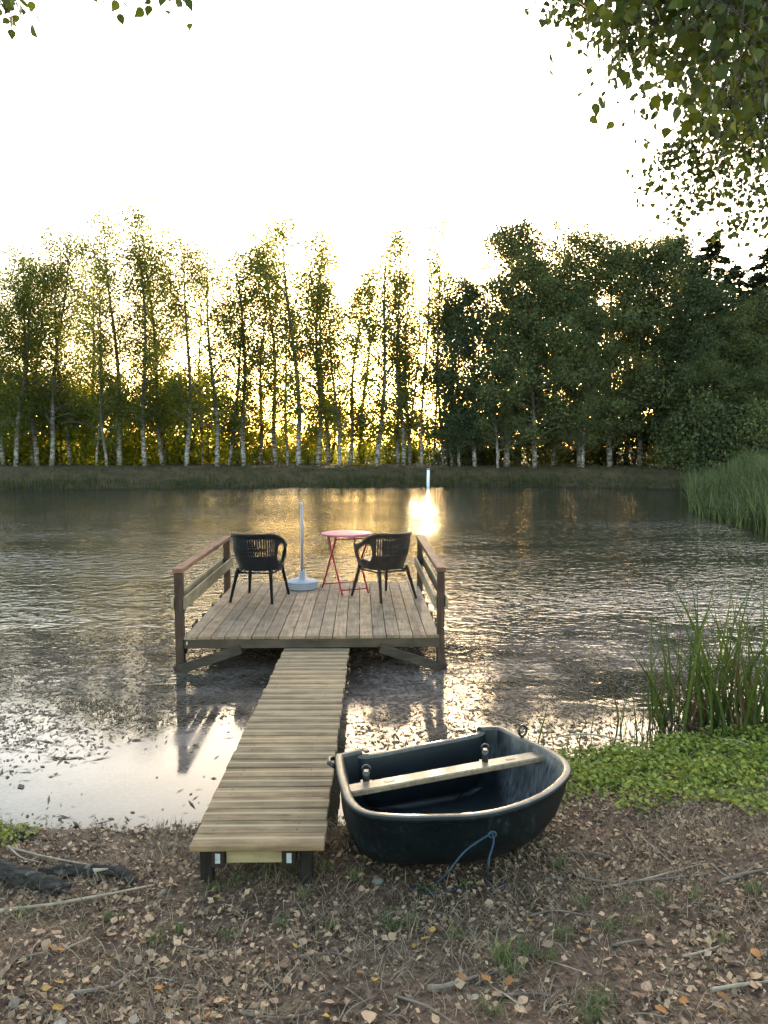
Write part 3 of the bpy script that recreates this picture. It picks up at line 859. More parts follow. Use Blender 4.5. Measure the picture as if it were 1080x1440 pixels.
# ------------------------------------------------------------------ far trees
def rot_about(v, axis, ang):
    return Matrix.Rotation(ang, 3, axis) @ v
def make_tree_meshes(kind, seed):
    """returns (wood mesh, leaf mesh) for a tree of nominal height 14"""
    r = np.random.default_rng(seed); H = 14.0
    wb = MB()
    lx, ly = r.normal(0, .035, 2)
    ph = r.uniform(0, 6)
    tr = [Vector((lx * z + .16 * math.sin(z * .45 + ph) * min(1, z / 3), ly * z + .14 * math.cos(z * .4 + ph) * min(1, z / 3) - .14 * math.cos(ph) * min(1, z / 3), z)) for z in np.linspace(-.25, H, 15)]
    r0 = {'birch': .125, 'alder': .17, 'slim': .09}[kind]
    wb.tube(tr, [max(.012, r0 * (1 - max(0, p.z) / H) ** .8) for p in tr], 8)
    def trunk(z):
        k = (z + .25) / (H + .25) * 14; i = min(13, int(k)); return tr[i].lerp(tr[i + 1], k - i)
    C, S = [], []
    nb = {'birch': 54, 'alder': 74, 'slim': 36}[kind]
    for b in range(nb):
        u = (b + r.uniform(0, 1)) / nb
        z0 = H * ({'birch': .13, 'alder': .10, 'slim': .26}[kind] + ({'birch': .85, 'alder': .88, 'slim': .72}[kind]) * u)
        az = b * 2.4 + r.normal(0, .5)
        prof = {'birch': (.5 + 1.1 * math.sin(math.pi * min(1, (u * .85 + .12))) * (1 - .45 * u)), 'alder': 1.15 * (math.sin(math.pi * (u * .80 + .16))) + .22, 'slim': .75 * (1 - .5 * u)}[kind]
        Ln = {'birch': 2.0, 'alder': 2.7, 'slim': 1.4}[kind] * prof * r.uniform(.45, 1.35)
        el = R(r.uniform(25, 60)) if kind != 'alder' else R(r.uniform(5, 45))
        d = Vector((math.cos(az) * math.cos(el), math.sin(az) * math.cos(el), math.sin(el)))
        p0 = trunk(z0); pts = [p0]; p = p0.copy()
        for k in range(4):
            p = p + d * (Ln / 4); d = (d + Vector((r.normal(0, .12), r.normal(0, .12), -.16 if kind != 'alder' else -.05))).normalized(); pts.append(p.copy())
        rb = .032 * (1 - .6 * u) * (Ln / 1.8) ** .5
        wb.tube(pts, [rb, rb * .8, rb * .6, rb * .4, .006], 5, caps=False)
        nc = {'birch': 9, 'alder': 13, 'slim': 5}[kind]
        lush = r.uniform(.15, 1.25) if kind != 'alder' else r.uniform(.35, 1.3)
        for c in range(nc):
            t = r.uniform(.22, 1.05) if kind != 'alder' else r.uniform(.35, 1.1)
            k = min(3.999, t * 4); i = int(k)
            q = pts[i].lerp(pts[i + 1], k - i)
            q = q + Vector(r.normal(0, .20 if kind != 'alder' else .30, 3))
            if kind != 'alder': q.z -= r.uniform(0, .35)
            sub = pts[max(0, i - 1)]
            if c % 2 == 0: wb.tube([sub, sub.lerp(q, .6), q], [.011, .008, .004], 4, caps=False)
            nl = int({'birch': 36, 'alder': 40, 'slim': 26}[kind] * lush * r.uniform(.3, 1.6))
            sp = {'birch': .24, 'alder': .32, 'slim': .19}[kind] * r.uniform(.7, 1.3)
            pts_l = r.normal(0, 1, (nl, 3)) * np.array([sp, sp, sp * (1.9 if kind != 'alder' else .8)]) + np.array(q)
            C.append(pts_l); S.append(r.uniform(.07, .145, nl) * (1.0 if kind != 'alder' else 1.35))
    C = np.concatenate(C); S = np.concatenate(S)
    V, Fq = leaf_arrays(C, S, .68, None, .15, r)
    lm = np_mesh(kind + "_crown", V, Fq, M_birch if kind != 'alder' else M_alder, rnd4(len(C), r))
    return wb.mesh(kind + "_trunk", M_bark if kind != 'alder' else M_bark), lm

def make_conifer(seed):
    r = np.random.default_rng(seed); H = 14.0
    wb = MB(); wb.tube([(0, 0, -.25), (0, 0, 5), (0.05, 0, 10), (0, 0, H)], [.2, .15, .08, .015], 8)
    V_, F_, A_ = [], [], []; cnt = 0
    C, S = [], []
    for k in range(110):
        u = (k + r.uniform(0, 1)) / 110; z = H * (.12 + .87 * u); az = k * 2.39 + r.normal(0, .3)
        Ln = 3.0 * (1 - u) ** .75 + .2; Ln *= r.uniform(.75, 1.15)
        pts = [Vector((math.cos(az) * Ln * t, math.sin(az) * Ln * t, z - .35 * Ln * t * t + .12 * Ln * t ** 3)) for t in np.linspace(0, 1, 5)]
        wb.tube(pts, [.02, .016, .012, .008, .004], 4, caps=False)
        n = int(80 + 200 * (1 - u))
        t = r.uniform(.12, 1, n) ** .8; i = np.minimum(3, (t * 4).astype(int))
        P = np.array([list(pts[j]) for j in range(5)])
        q = P[i] + (P[i + 1] - P[i]) * (t * 4 - i)[:, None]
        side = np.array([-math.sin(az), math.cos(az), 0])
        q = q + side * (r.uniform(-1, 1, n) * (.42 * (1.1 - t)) * min(1, Ln))[:, None] + r.normal(0, .05, (n, 3)) - np.array([0, 0, 1]) * r.uniform(0, .2, n)[:, None]
        C.append(q); S.append(r.uniform(.16, .34, n))
    C = np.concatenate(C); S = np.concatenate(S)
    V, Fq = leaf_arrays(C, S, .4, .6, .1, r)
    return wb.mesh("conifer_trunk", M_bark_d), np_mesh("conifer_crown", V, Fq, M_conif, rnd4(len(C), r))

def make_shrub(seed, mat, H=3.2, W=1.6, n_cl=150, nl=32):
    r = np.random.default_rng(seed); wb = MB(); C, S = [], []
    for k in range(9):
        az = r.uniform(0, 6.28); e = Vector((math.cos(az) * W * r.uniform(.2, .7), math.sin(az) * W * r.uniform(.2, .7), H * r.uniform(.6, .95)))
        wb.tube([Vector((e.x * .08, e.y * .08, -.15)), e * .5 + Vector(r.normal(0, .12, 3)), e], [.035, .022, .007], 5, caps=False)
    for k in range(n_cl):
        z = r.uniform(.02, 1) ; wr = W * math.sin(math.pi * (0.22 + .74 * z)) ** .8
        az = r.uniform(0, 6.28); rr = wr * math.sqrt(r.uniform(.05, 1)) * r.uniform(.7, 1.1)
        q = np.array([math.cos(az) * rr, math.sin(az) * rr, z * H])
        n = int(nl * r.uniform(.4, 1.5)); sp = r.uniform(.14, .28)
        C.append(q + r.normal(0, sp, (n, 3))); S.append(r.uniform(.08, .17, n))
    C = np.concatenate(C); S = np.concatenate(S); C[:, 2] = np.maximum(C[:, 2], .03)
    V, Fq = leaf_arrays(C, S, .68, None, .15, r)
    return wb.mesh("shrub_stem", M_bark_d), np_mesh("shrub_foliage", V, Fq, mat, rnd4(len(C), r))

birchV = [make_tree_meshes('birch', 100 + i) for i in range(7)]
slimV = [make_tree_meshes('slim', 200 + i) for i in range(4)]
alderV = [make_tree_meshes('alder', 300 + i) for i in range(5)]
conV = [make_conifer(400 + i) for i in range(2)]
shrubV = [make_shrub(500 + i, M_shrub) for i in range(4)]
dshrubV = [make_shrub(520 + i, M_alder, 2.6, 1.7) for i in range(3)]

def plant(name, meshes, px, D, ytop, label, cat, group, wscale=1.0, rz=None, part=('trunk', 'crown'), Hn=14.0, lean=0.0):
    b = at_y(px, 640, D)
    z0 = gz(b.x, D)
    top = CAM_Z + (630 - ytop) * D / F
    s = max(.2, (top - z0) / Hn)
    root = empty(name, (b.x, D, z0), rng.uniform(0, 6.28) if rz is None else rz)
    root.rotation_euler = (0, lean, root.rotation_euler.z) if False else (rng.normal(0, lean or .012), rng.normal(0, lean or .012), root.rotation_euler.z)
    root.scale = (s * wscale, s * wscale, s)
    tag(root, label, cat, group)
    link(part[0], meshes[0], root); link(part[1], meshes[1], root)
    return root

LB = "slender white stemmed birch in the airy row on the far bank"
GB = "airy birch row on the far bank"
SPECIAL = {624: "tallest thin wispy birch standing right against the dense dark stand", 593: "thin birch whose bare stem rises behind the white marker stake",
           420: "broad full crowned birch rising well above its neighbours in the row", 203: "very tall birch with a narrow pointed top overtopping the birch row",
           478: "short dark crowned birch standing between two much taller birches",
           712: "broadleaf tree with the highest dome top in the dense dark stand", 646: "low broadleaf tree at the sunward edge of the dense stand"}
# (px base, y top, distance, kind)
for i, (px, yt, D, k) in enumerate([
        (22, 372, 43, 0), (72, 338, 44, 0), (98, 345, 46, 1), (135, 350, 45, 2), (168, 318, 44.5, 0), (203, 308, 44, 1), (262, 338, 44, 0), (285, 372, 47, 2), (305, 345, 44.5, 0),
        (322, 362, 46, 1), (343, 350, 45, 0), (388, 345, 47, 0), (420, 312, 44, 0), (447, 332, 45, 0), (478, 402, 44, 1), (492, 395, 46, 0), (530, 335, 44.5, 0),
        (560, 385, 46, 1), (593, 318, 45, 2), (624, 290, 46, 2), (-30, 350, 44, 0), (-75, 330, 46, 0), (45, 385, 47, 0), (118, 365, 48, 0), (235, 372, 48, 1), (365, 385, 48, 0), (508, 400, 48, 0), (150, 430, 43, 1), (405, 420, 46.5, 1), (575, 440, 47, 1), (568, 348, 45.5, 0), (576, 400, 46.5, 1), (636, 385, 45.5, 1), (4, 352, 45.5, 0), (-12, 395, 42.5, 0), (52, 352, 45, 0), (228, 355, 46, 0), (462, 372, 47.5, 0), (611, 372, 47, 2), (628, 470, 46, 1)]):
    pool = slimV if k == 2 else birchV
    plant("birch_tree", pool[i % len(pool)], px, D, yt, SPECIAL.get(px) or ("tall thin birch with sparse crown in the far bank row" if k == 2 else "shorter narrow birch filling in between taller ones in the far row" if k == 1 else LB), "tree", GB, wscale={0: 1.25, 1: 1.05, 2: 1.0}[k], lean=.035)
# the denser stand to the right of the sun
LA = "dense dark green broadleaf tree in the closed stand on the far bank"
GA = "dense dark stand on the far bank"
for i, (px, yt, D, w) in enumerate([
        (668, 398, 43.5, .95), (712, 322, 44, 1.0), (752, 372, 43, .95), (778, 400, 45.5, 1.0), (815, 335, 44.5, .95), (858, 348, 43.5, 1.1), (900, 352, 45, 1.1), (935, 345, 44, 1.05),
        (962, 405, 42.5, 1.1), (1005, 450, 42, 1.15), (1048, 435, 42.5, 1.1), (1100, 410, 42, 1.2), (1150, 390, 43, 1.2), (646, 432, 44.5, .85), (730, 420, 47, 1.1), (880, 430, 47, 1.2), (820, 430, 42.3, .9), (985, 500, 40.5, 1.2), (1060, 520, 40, 1.3), (700, 440, 42.6, .8)]):
    plant("broadleaf_tree", alderV[i % 5], px, D, yt, SPECIAL.get(px, LA), "tree", GA, wscale=w)
for i, (px, yt, D) in enumerate([(988, 335, 44), (1022, 375, 45.5), (1078, 345, 43.5), (1048, 385, 46), (955, 362, 46.5), (1110, 350, 45)]):
    plant("conifer_tree", conV[i % 2], px, D, yt, "dark pointed conifer rising behind the dense broadleaf stand", "conifer", "conifers behind the stand", wscale=1.45)
# undergrowth below the birches
for i, px in enumerate([-20, 15, 48, 80, 112, 150, 188, 225, 262, 298, 335, 372, 405, 440, 470, 505, 545, 575]):
    D = 47 + (i * 37 % 5) * 1.3
    plant("undergrowth_shrub", shrubV[i % 4], px + rng.uniform(-8, 8), D, rng.uniform(530, 572) if px < 330 else rng.uniform(565, 602), "yellow green backlit shrub growing beneath the birches", "shrub", "shrubs beneath the birches", part=('stem', 'foliage'), Hn=3.2, wscale=1.1)
for i, px in enumerate([-10, 40, 95, 140, 195, 245, 300, 350, 400, 455, 510, 560, 615, 660, 780, 850, 930]):
    D = 52 + (i * 23 % 7) * 1.1
    plant("dark_shrub", dshrubV[i % 3], px + rng.uniform(-8, 8), D, rng.uniform(606, 622), "low dark bush behind the tree stems", "shrub", "dark bushes behind the stems", part=('stem', 'foliage'), Hn=2.6, wscale=1.5)
for i, px in enumerate([632, 655, 678, 702, 722, 764, 788, 812, 838, 866, 892, 918, 946]):
    plant("shade_shrub", dshrubV[i % 3], px, 46.5 + (i * 29 % 5) * .8, rng.uniform(560, 600), "dark shrub filling the gap under the crowns of the dense stand", "shrub", "shrubs under the dense stand", part=('stem', 'foliage'), Hn=2.6, wscale=.85)
for i, (px, yt, D) in enumerate([(985, 560, 39.5), (1020, 590, 38.5), (1065, 570, 38), (950, 600, 41)]):
    plant("bank_shrub", dshrubV[i % 3], px, D, yt, "rounded dark green shrub at the foot of the dense stand", "shrub", "shrubs at the foot of the stand", part=('stem', 'foliage'), Hn=2.6, wscale=1.0)

# ------------------------------------------------------------------ far bank grass and the reed bed on the right
n = 26000
X = rng.uniform(-30, 22, n); Y = rng.uniform(33, 43, n); d = sdist(X, Y)
k = (d > -.5) & (d < 2.6) & (rng.uniform(0, 1, n) < np.where(d < 1.0, 1.0, .35)); X, Y, d = X[k], Y[k], d[k]
Pz = np.maximum(ground_h(X, Y), -.1)
patch = np.clip(.45 + .4 * np.sin(X * .55 + 1.0) * np.sin(X * .23 + 2) + .25 * np.sin(X * 1.7) * np.sin(X * 3.1 + 1), 0, 1.2)
h = np.where(d < .7, rng.uniform(.3, .8, len(X)) * (.35 + 1.3 * patch ** 1.5), rng.uniform(.08, .25, len(X)))
V, Fq, m = blades(np.stack([X, Y, Pz], 1), h, .03, rng.uniform(.1, .6, len(X)), seg=2)
bgm = np_mesh("bank_grass", V, Fq, M_bankgrass, np.repeat(rng.uniform(0, 1, len(X)), m))
tag(link("bank_grass", bgm), "dark rough grass and sedge fringing the far bank", "grass", kind='stuff')
n = 16000
Y = rng.uniform(17, 37, n); xs = np.interp(Y, [13, 18, 24, 31, 36], [9, 10.2, 11.0, 14, 16]); X = xs + rng.uniform(-.9, 2.2, n)
h = rng.uniform(.5, 1.5, n) * (.7 + .4 * np.sin(X * 1.9) * np.sin(Y * 1.3))
V, Fq, m = blades(np.stack([X, Y, np.maximum(ground_h(X, Y), -.1)], 1), h, .035, rng.uniform(.1, .65, n), seg=3)
tag(link("reed_bed", np_mesh("reed_bed", V, Fq, M_bedreed, np.repeat(rng.uniform(0, 1, n), m))), "pale green reed bed along the pond shore below the dense dark stand", "reeds", kind='stuff')
mk = on_z(602, 685, 0)
stake = empty("marker_stake", (mk.x, mk.y, 0)); tag(stake, "white painted marker stake standing in the water below the far bank", "stake")
m_ = MB(); m_.tube([(0, 0, -.5), (0, 0, .35), (0.01, 0, .9)], [.085, .085, .08], 10); m_.build("shaft", M_white, stake)
m_ = MB(); m_.tube([(0.01, 0, .9), (0.01, 0, .96), (0.01, 0, .985)], [.088, .088, .05], 10); m_.build("cap", M_steel, stake)

# ------------------------------------------------------------------ near reeds: every blade is a part
def reed_clump(name, label, px, py, n, hr, spread, dead=0.15, lean=(.15, .55), bias=(0, 0), w=.016, group=None):
    c = on_z(px, py, .0)
    z0 = min(.03, gz(c.x, c.y)) if gz(c.x, c.y) > 0 else -.02
    root = empty(name, (c.x, c.y, z0)); tag(root, label, "reeds", group)
    shapes = []
    for k in range(8):
        V, Fq, m = blades(np.zeros((1, 3)), 1.0, w / np.mean(hr) * .9, rng.uniform(*lean), seg=6, droop=rng.uniform(.1, .9))
        shapes.append((np_mesh("blade", V, Fq, M_reed, np.full(m, rng.uniform(0, 1))), np_mesh("dead_blade", V, Fq, M_reed_dead, np.full(m, rng.uniform(0, 1)))))
    for i in range(n):
        dd = rng.uniform() < dead
        o = link("leaf_blade", shapes[i % 8][1 if dd else 0], root)
        hh = rng.uniform(*hr) * (.7 if dd else 1)
        o.location = (rng.normal(0, spread), rng.normal(0, spread * .6), 0)
        o.scale = (hh, hh, hh)
        o.rotation_euler = (rng.normal(-bias[1], .12) + (rng.normal(0, .35) if dd else 0), rng.normal(bias[0], .12) + (rng.normal(0, .35) if dd else 0), rng.uniform(0, 6.28))
    return root
reed_clump("reed_clump", "tall dense clump of green reeds with browned bases at the pond edge", 1035, 1020, 220, (.6, 1.3), .27, .28, (.2, .95), (-.04, 0), .019)
reed_clump("reed_clump", "leaning reed clump with long arching blades beside the tall dense clump", 962, 1012, 80, (.45, 1.12), .17, .3, (.3, 1.0), (-.10, 0), .017)
reed_clump("reed_clump", "thin sparse tuft of reeds in the shallows between the dinghy and the tall clump", 890, 1030, 24, (.22, .60), .12, .3, (.15, .5), (-.05, 0), .010)
reed_clump("reed_clump", "small bent reed tuft just behind the dinghy's lifting ring", 800, 1048, 14, (.15, .34), .12, .35, (.4, .9), (.1, 0), .010)
# fallen, bent blades lying at the water's edge
for i, (a, b) in enumerate([((770, 1038), (880, 1042)), (((930, 1010)), (1040, 1058)), ((1000, 1040), (1078, 1062)), ((905, 960), (960, 1040))]):
    p, q_ = on_z(*a, .05), on_z(*b, .06)
    m_ = MB(); m_.tube(catmull([p, (p + q_) / 2 + Vector((0, 0, .04)), q_], 4), [.003] + [.006] * 7 + [.002], 5)
    tag(m_.build("bent_reed_stem", M_reed_dead if i % 2 else M_twig_p), "single bent reed stem lying across the shallow water's edge", "reed stem", "bent reed stems at the water's edge")

# ------------------------------------------------------------------ low green herbs on the right of the bank
n = 60000
X = rng.uniform(.7, 4.2, n); Y = rng.uniform(3.4, 5.6, n); d = sdist(X, Y)
edge = .85 + .22 * np.sin(X * 4.1) + .12 * np.sin(X * 9.3 + 1) + .22 * np.clip(X - 1.2, 0, 2)
k = (d > -.06) & (d < edge) & (rng.uniform(0, 1, n) < .4 + .6 * (np.sin(X * 8) * np.sin(Y * 11) > -.3)) & (rng.uniform(0, 1, n) < np.clip((edge - d) / .45, .03, 1)) & (X > 1.02 - .0 * Y)
X, Y = X[k], Y[k]; n = len(X)
hh = np.abs(rng.normal(0, .035, n)) + .01
hh *= .6 + .6 * (np.sin(X * 8.3 + 1) * np.sin(Y * 9.7) * .5 + .5)
V, Fq = leaf_arrays(np.stack([X, Y, np.maximum(0, ground_h(X, Y)) + hh], 1), rng.uniform(.016, .042, n), .75, .55, .12)
tag(link("ground_cover", np_mesh("ground_cover", V, Fq, M_herb, rnd4(n))), "bright green low herbs carpeting the bank beyond the dinghy", "ground cover", kind='stuff')
n = 3500
X = rng.uniform(-2.6, -1.75, n); Y = rng.uniform(3.6, 4.05, n); k = (sdist(X, Y) > -.02) & (rng.uniform(0, 1, n) < np.exp(-((X + 2.0) / .18) ** 2 - ((Y - 3.82) / .12) ** 2)); X, Y = X[k], Y[k]; n = len(X)
V, Fq = leaf_arrays(np.stack([X, Y, ground_h(X, Y) + rng.uniform(.005, .05, n)], 1), rng.uniform(.012, .03, n), .7, .6, .12)
tag(link("ground_cover", np_mesh("moss_patch", V, Fq, M_herb, rnd4(n))), "small green mossy patch behind the fallen log", "ground cover", kind='stuff')

# ------------------------------------------------------------------ bank litter
def land_pts(n, x0=-2.6, x1=3.0, y0=1.7, y1=5.0, dmin=-.03):
    X = rng.uniform(x0, x1, n); Y = rng.uniform(y0, y1, n); k = (sdist(X, Y) > dmin); return X[k], Y[k]
X, Y = land_pts(80000); 
drift = np.sin(X * 2.6 + 1.1 * np.sin(Y * 3.3)) * np.sin(Y * 3.9 + .7 * np.sin(X * 4.4) + 1) + .5 * np.sin(X * 7.7 + 2) * np.sin(Y * 9.1)
k = rng.uniform(0, 1, len(X)) < np.clip(.55 + .55 * drift, .12, 1); X, Y = X[k], Y[k]; n = len(X)
V, Fq = leaf_arrays(np.stack([X, Y, ground_h(X, Y) + np.abs(rng.normal(0, .006, n)) + .002], 1), .008 + .034 * rng.uniform(0, 1, n) ** 2.2, .6, .5, .15)
tag(link("leaf_litter", np_mesh("leaf_litter", V, Fq, M_litter, rnd4(n, rng, rng.uniform(0, 1, n) ** 1.35))), "brown mat of broken dead leaves covering the bank", "leaf litter", kind='stuff')
X, Y = land_pts(56000); k = ~((X > .95) & (sdist(X, Y) < .75)); X, Y = X[k], Y[k]; n = len(X)
k = rng.uniform(0, 1, n) < .35 + .65 * (np.sin(X * 3.7 + 1) * np.sin(Y * 4.9 + X) > -.1); X, Y = X[k], Y[k]; n = len(X)
V, Fq, m = blades(np.stack([X, Y, ground_h(X, Y) + .001], 1), rng.uniform(.02, .085, n), rng.uniform(.0014, .0034, n), rng.uniform(.7, 1.3, n), seg=2, droop=.0)
tag(link("dry_grass", np_mesh("dry_grass", V, Fq, M_straw, np.repeat(rng.uniform(0, 1, n), m))), "dry bleached grass stalks lying over the bank", "dry grass", kind='stuff')

# individual fallen leaves, the largest ones
def fallen_leaf_mesh(name, mat, seed):
    r = np.random.default_rng(seed)
    a = np.linspace(0, 1, 6); wv_ = np.array([0, .62, .85, .66, .3, 0]) * .5
    curl = r.uniform(-.25, .35); cup = r.uniform(.05, .35)
    vs_, fs = [], []
    for i, t in enumerate(a):
        zc = curl * (t - .5) ** 2 * 2
        vs_ += [(t - .5, wv_[i], zc + cup * wv_[i] * r.uniform(.4, 1.2)), (t - .5, 0, zc), (t - .5, -wv_[i], zc + cup * wv_[i] * r.uniform(.2, 1.2))]
    for i in range(5):
        for j in (0, 1): fs.append((i * 3 + j, i * 3 + j + 1, (i + 1) * 3 + j + 1, (i + 1) * 3 + j))
    vs_ += [(.5, .012, 0), (.5, -.012, 0), (.78, .006, .05 + curl * .3), (.78, -.006, .05 + curl * .3)]
    k = len(vs_) - 4; fs.append((k, k + 1, k + 3, k + 2))
    me = bpy.data.meshes.new(name); me.from_pydata(vs_, [], fs); me.update(); me.materials.append(mat)
    return me
leafM = [[fallen_leaf_mesh("fallen_leaf", f[1], 31 * i + j) for j in range(4)] for i, f in enumerate(FALLEN)]
cum = np.cumsum([f[2] for f in FALLEN])
cnt = 0
while cnt < 290:
    px, py = rng.uniform(-10, 1090), 1190 + 270 * math.sqrt(rng.uniform(0, 1))
    p = gp(px, py, 0)
    if sdist(np.array([p.x]), np.array([p.y]))[0] < .03 or (262 < px < 470 and py < 1250) or (470 < px < 800 and py < 1225): continue
    ci = int(np.searchsorted(cum, rng.uniform() * cum[-1])); ci = min(ci, 4)
    o = link("fallen_leaf", leafM[ci][cnt % 4])
    s = .020 + .032 * rng.uniform() ** 1.6
    o.scale = (s, s * rng.uniform(.8, 1.1), s)
    o.location = (p.x, p.y, p.z + .016)
    o.rotation_euler = (rng.normal(0, .28), rng.normal(0, .28), rng.uniform(0, 6.28))
    nm = FALLEN[ci][0]
    tag(o, f"single {nm} fallen leaf lying on the littered bank", "leaf", f"{nm} fallen leaves on the bank")
    cnt += 1

# twigs
def stick(name, pts, rad, mat, label, cat, group=None, n=7):
    P = catmull(pts, 4)
    rr = [rad * (1 - .55 * i / (len(P) - 1)) * (1 + .12 * math.sin(i * 1.7)) for i in range(len(P))]
    m_ = MB(); m_.tube(P, rr, n); o = m_.build(name, mat)
    tag(o, label, cat, group); return o
TW = [((100, 1397), (160, 1385), (212, 1352), M_twig, .008), ((0, 1281), (95, 1268), (218, 1244), M_twig_p, .009), ((85, 1338), (105, 1328), (127, 1319), M_twig_p, .006),
      ((1000, 1393), (1035, 1386), (1082, 1380), M_twig_p, .009), ((602, 1390), (630, 1386), (672, 1372), M_twig, .012), ((770, 1210), (850, 1240), (1000, 1228), M_twig, .007),
      ((845, 1248), (900, 1238), (985, 1215), M_twig_p, .006), ((1010, 1240), (1040, 1230), (1078, 1222), M_twig, .008), ((905, 1180), (935, 1205), (950, 1220), M_twig_p, .005),
      ((960, 1345), (990, 1338), (1012, 1330), M_twig_p, .006), ((800, 1198), (840, 1200), (860, 1206), M_twig, .008), ((880, 1172), (895, 1195), (890, 1210), M_twig, .005),
      ((240, 1325), (300, 1338), (350, 1330), M_twig, .005), ((420, 1345), (470, 1340), (500, 1352), M_twig, .005), ((1000, 1215), (1030, 1235), (1065, 1215), M_twig, .006),
      ((555, 1400), (600, 1415), (640, 1440), M_twig, .006), ((700, 1400), (760, 1398), (800, 1410), M_twig, .006), ((20, 1350), (60, 1340), (75, 1345), M_twig, .005), ((340, 1425), (400, 1432), (450, 1420), M_twig, .006),
      ((860, 1330), (900, 1322), (935, 1330), M_twig, .006), ((740, 1290), (780, 1280), (830, 1288), M_twig, .005), ((520, 1290), (560, 1282), (590, 1290), M_twig, .004)]
for a, b, c, mt, rr in TW:
    stick("twig", [gp(*a, rr), gp(*b, rr + .006), gp(*c, rr)], rr, mt, "pale dry twig lying on the leaf litter" if mt is M_twig_p else "dark thin twig lying on the leaf litter", "twig", "pale twigs on the bank" if mt is M_twig_p else "dark twigs on the bank", 6)
for i in range(60):
    px, py = rng.uniform(0, 1080), 1200 + 235 * math.sqrt(rng.uniform(0, 1))
    if (250 < px < 800 and py < 1260): continue
    a = gp(px, py, .004); an = rng.uniform(0, 6.28); ln = rng.uniform(.05, .17)
    e = a + Vector((math.cos(an) * ln, math.sin(an) * ln, 0)); e.z = gz(e.x, e.y) + .004 + rng.uniform(0, .015)
    md = (a + e) / 2 + Vector((rng.normal(0, .008), rng.normal(0, .008), .006))
    mt = M_twig_p if rng.uniform() < .45 else M_twig
    stick("twig", [a, md, e], rng.uniform(.002, .0045), mt, "pale dry twig lying on the leaf litter" if mt is M_twig_p else "dark thin twig lying on the leaf litter", "twig", "pale twigs on the bank" if mt is M_twig_p else "dark twigs on the bank", 5)

# logs and branches by the water at the left
def log(name, spec, label):
    root = None
    P = [gp(px, py, dz) for px, py, dz, r_ in spec]
    root = empty(name, P[0] * 1.0); tag(root, label, "log" if "log" in name else "branch")
    Q = catmull([p - P[0] for p in P], 5)
    rs = np.interp(np.linspace(0, len(spec) - 1, len(Q)), range(len(spec)), [s[3] for s in spec])
    rs = [float(r_) * (1 + .10 * math.sin(i * 2.3) + .10 * math.sin(i * 5.1)) for i, r_ in enumerate(rs)]
    m_ = MB(); m_.tube(Q, rs, 12); m_.build("stem", M_log, root)
    return root, P
lg, P = log("fallen_log", [(-60, 1212, .05, .052), (-5, 1222, .045, .048), (40, 1236, .04, .042), (75, 1245, .03, .034), (98, 1250, .02, .018)], "thick dark weathered log lying at the pond edge")
m_ = MB()
q0 = gp(52, 1243, .03) - P[0]; q1 = gp(72, 1262, .004) - P[0]; m_.tube([q0, q0.lerp(q1, .5) + Vector((0, 0, .015)), q1], [.02, .016, .008], 8); m_.build("broken_limb", M_log, lg)
br, P = log("fallen_branch", [(55, 1228, .03, .026), (100, 1224, .035, .028), (140, 1224, .03, .026), (172, 1226, .03, .024), (188, 1240, .015, .016)], "dark crooked branch with a split pale end lying behind the log")
m_ = MB(); q0 = gp(120, 1225, .05) - P[0]; q1 = gp(152, 1222, .05) - P[0]; q2 = gp(138, 1236, .01) - P[0]
m_.tube([q1, q0.lerp(q1, .4), q2], [.004, .012, .004], 6); m_.build("split_splinter", M_twig_p, br)
stick("driftwood_stick", [on_z(-10, 1178, .02), on_z(40, 1180, .025), on_z(88, 1183, .02)], .010, M_log, "straight dark stick half floating at the water's edge", "stick")
stick("driftwood_stick", [on_z(15, 1168, .02), on_z(30, 1172, .02), on_z(48, 1174, .015)], .016, M_log, "short thick dark stick floating at the water's edge", "stick")
stick("pale_stick", [gp(14, 1192, .03), gp(70, 1206, .02), gp(148, 1220, .04)], .006, M_twig_p, "long pale stick resting across the crooked branch", "stick")
stick("pale_stick", [gp(12, 1190, .02), gp(30, 1206, .04), gp(55, 1212, .03)], .006, M_twig_p, "short forked pale stick beside the green mossy patch", "stick")
stick("pale_stick", [on_z(33, 1186, .02), on_z(48, 1176, .035), on_z(60, 1165, .05)], .005, M_log, "thin dark stick poking up from the shallow water", "stick")
for i, (px, py, s) in enumerate([(531, 1242, .028), (545, 1222, .012), (788, 1237, .016), (770, 1238, .014), (622, 1216, .014), (230, 1256, .018)]):
    p = gp(px, py, 0); bm = bmesh.new(); bmesh.ops.create_icosphere(bm, subdivisions=2, radius=1)
    for v in bm.verts: v.co *= 1 + .12 * math.sin(v.co.x * 3 + i) * math.sin(v.co.y * 4 + i * 2)
    me = bpy.data.meshes.new("pebble"); bm.to_mesh(me); bm.free(); me.materials.append(M_stone)
    me.polygons.foreach_set("use_smooth", [True] * len(me.polygons))
    o = link("pebble", me); o.scale = (s, s * .8, s * .55); o.location = p + Vector((0, 0, s * .3)); o.rotation_euler = (0, 0, i)
    tag(o, "larger pale rounded stone below the dinghy's bow" if i == 0 else "small grey pebble on the bank", "pebble", None if i == 0 else "small pebbles on the bank")

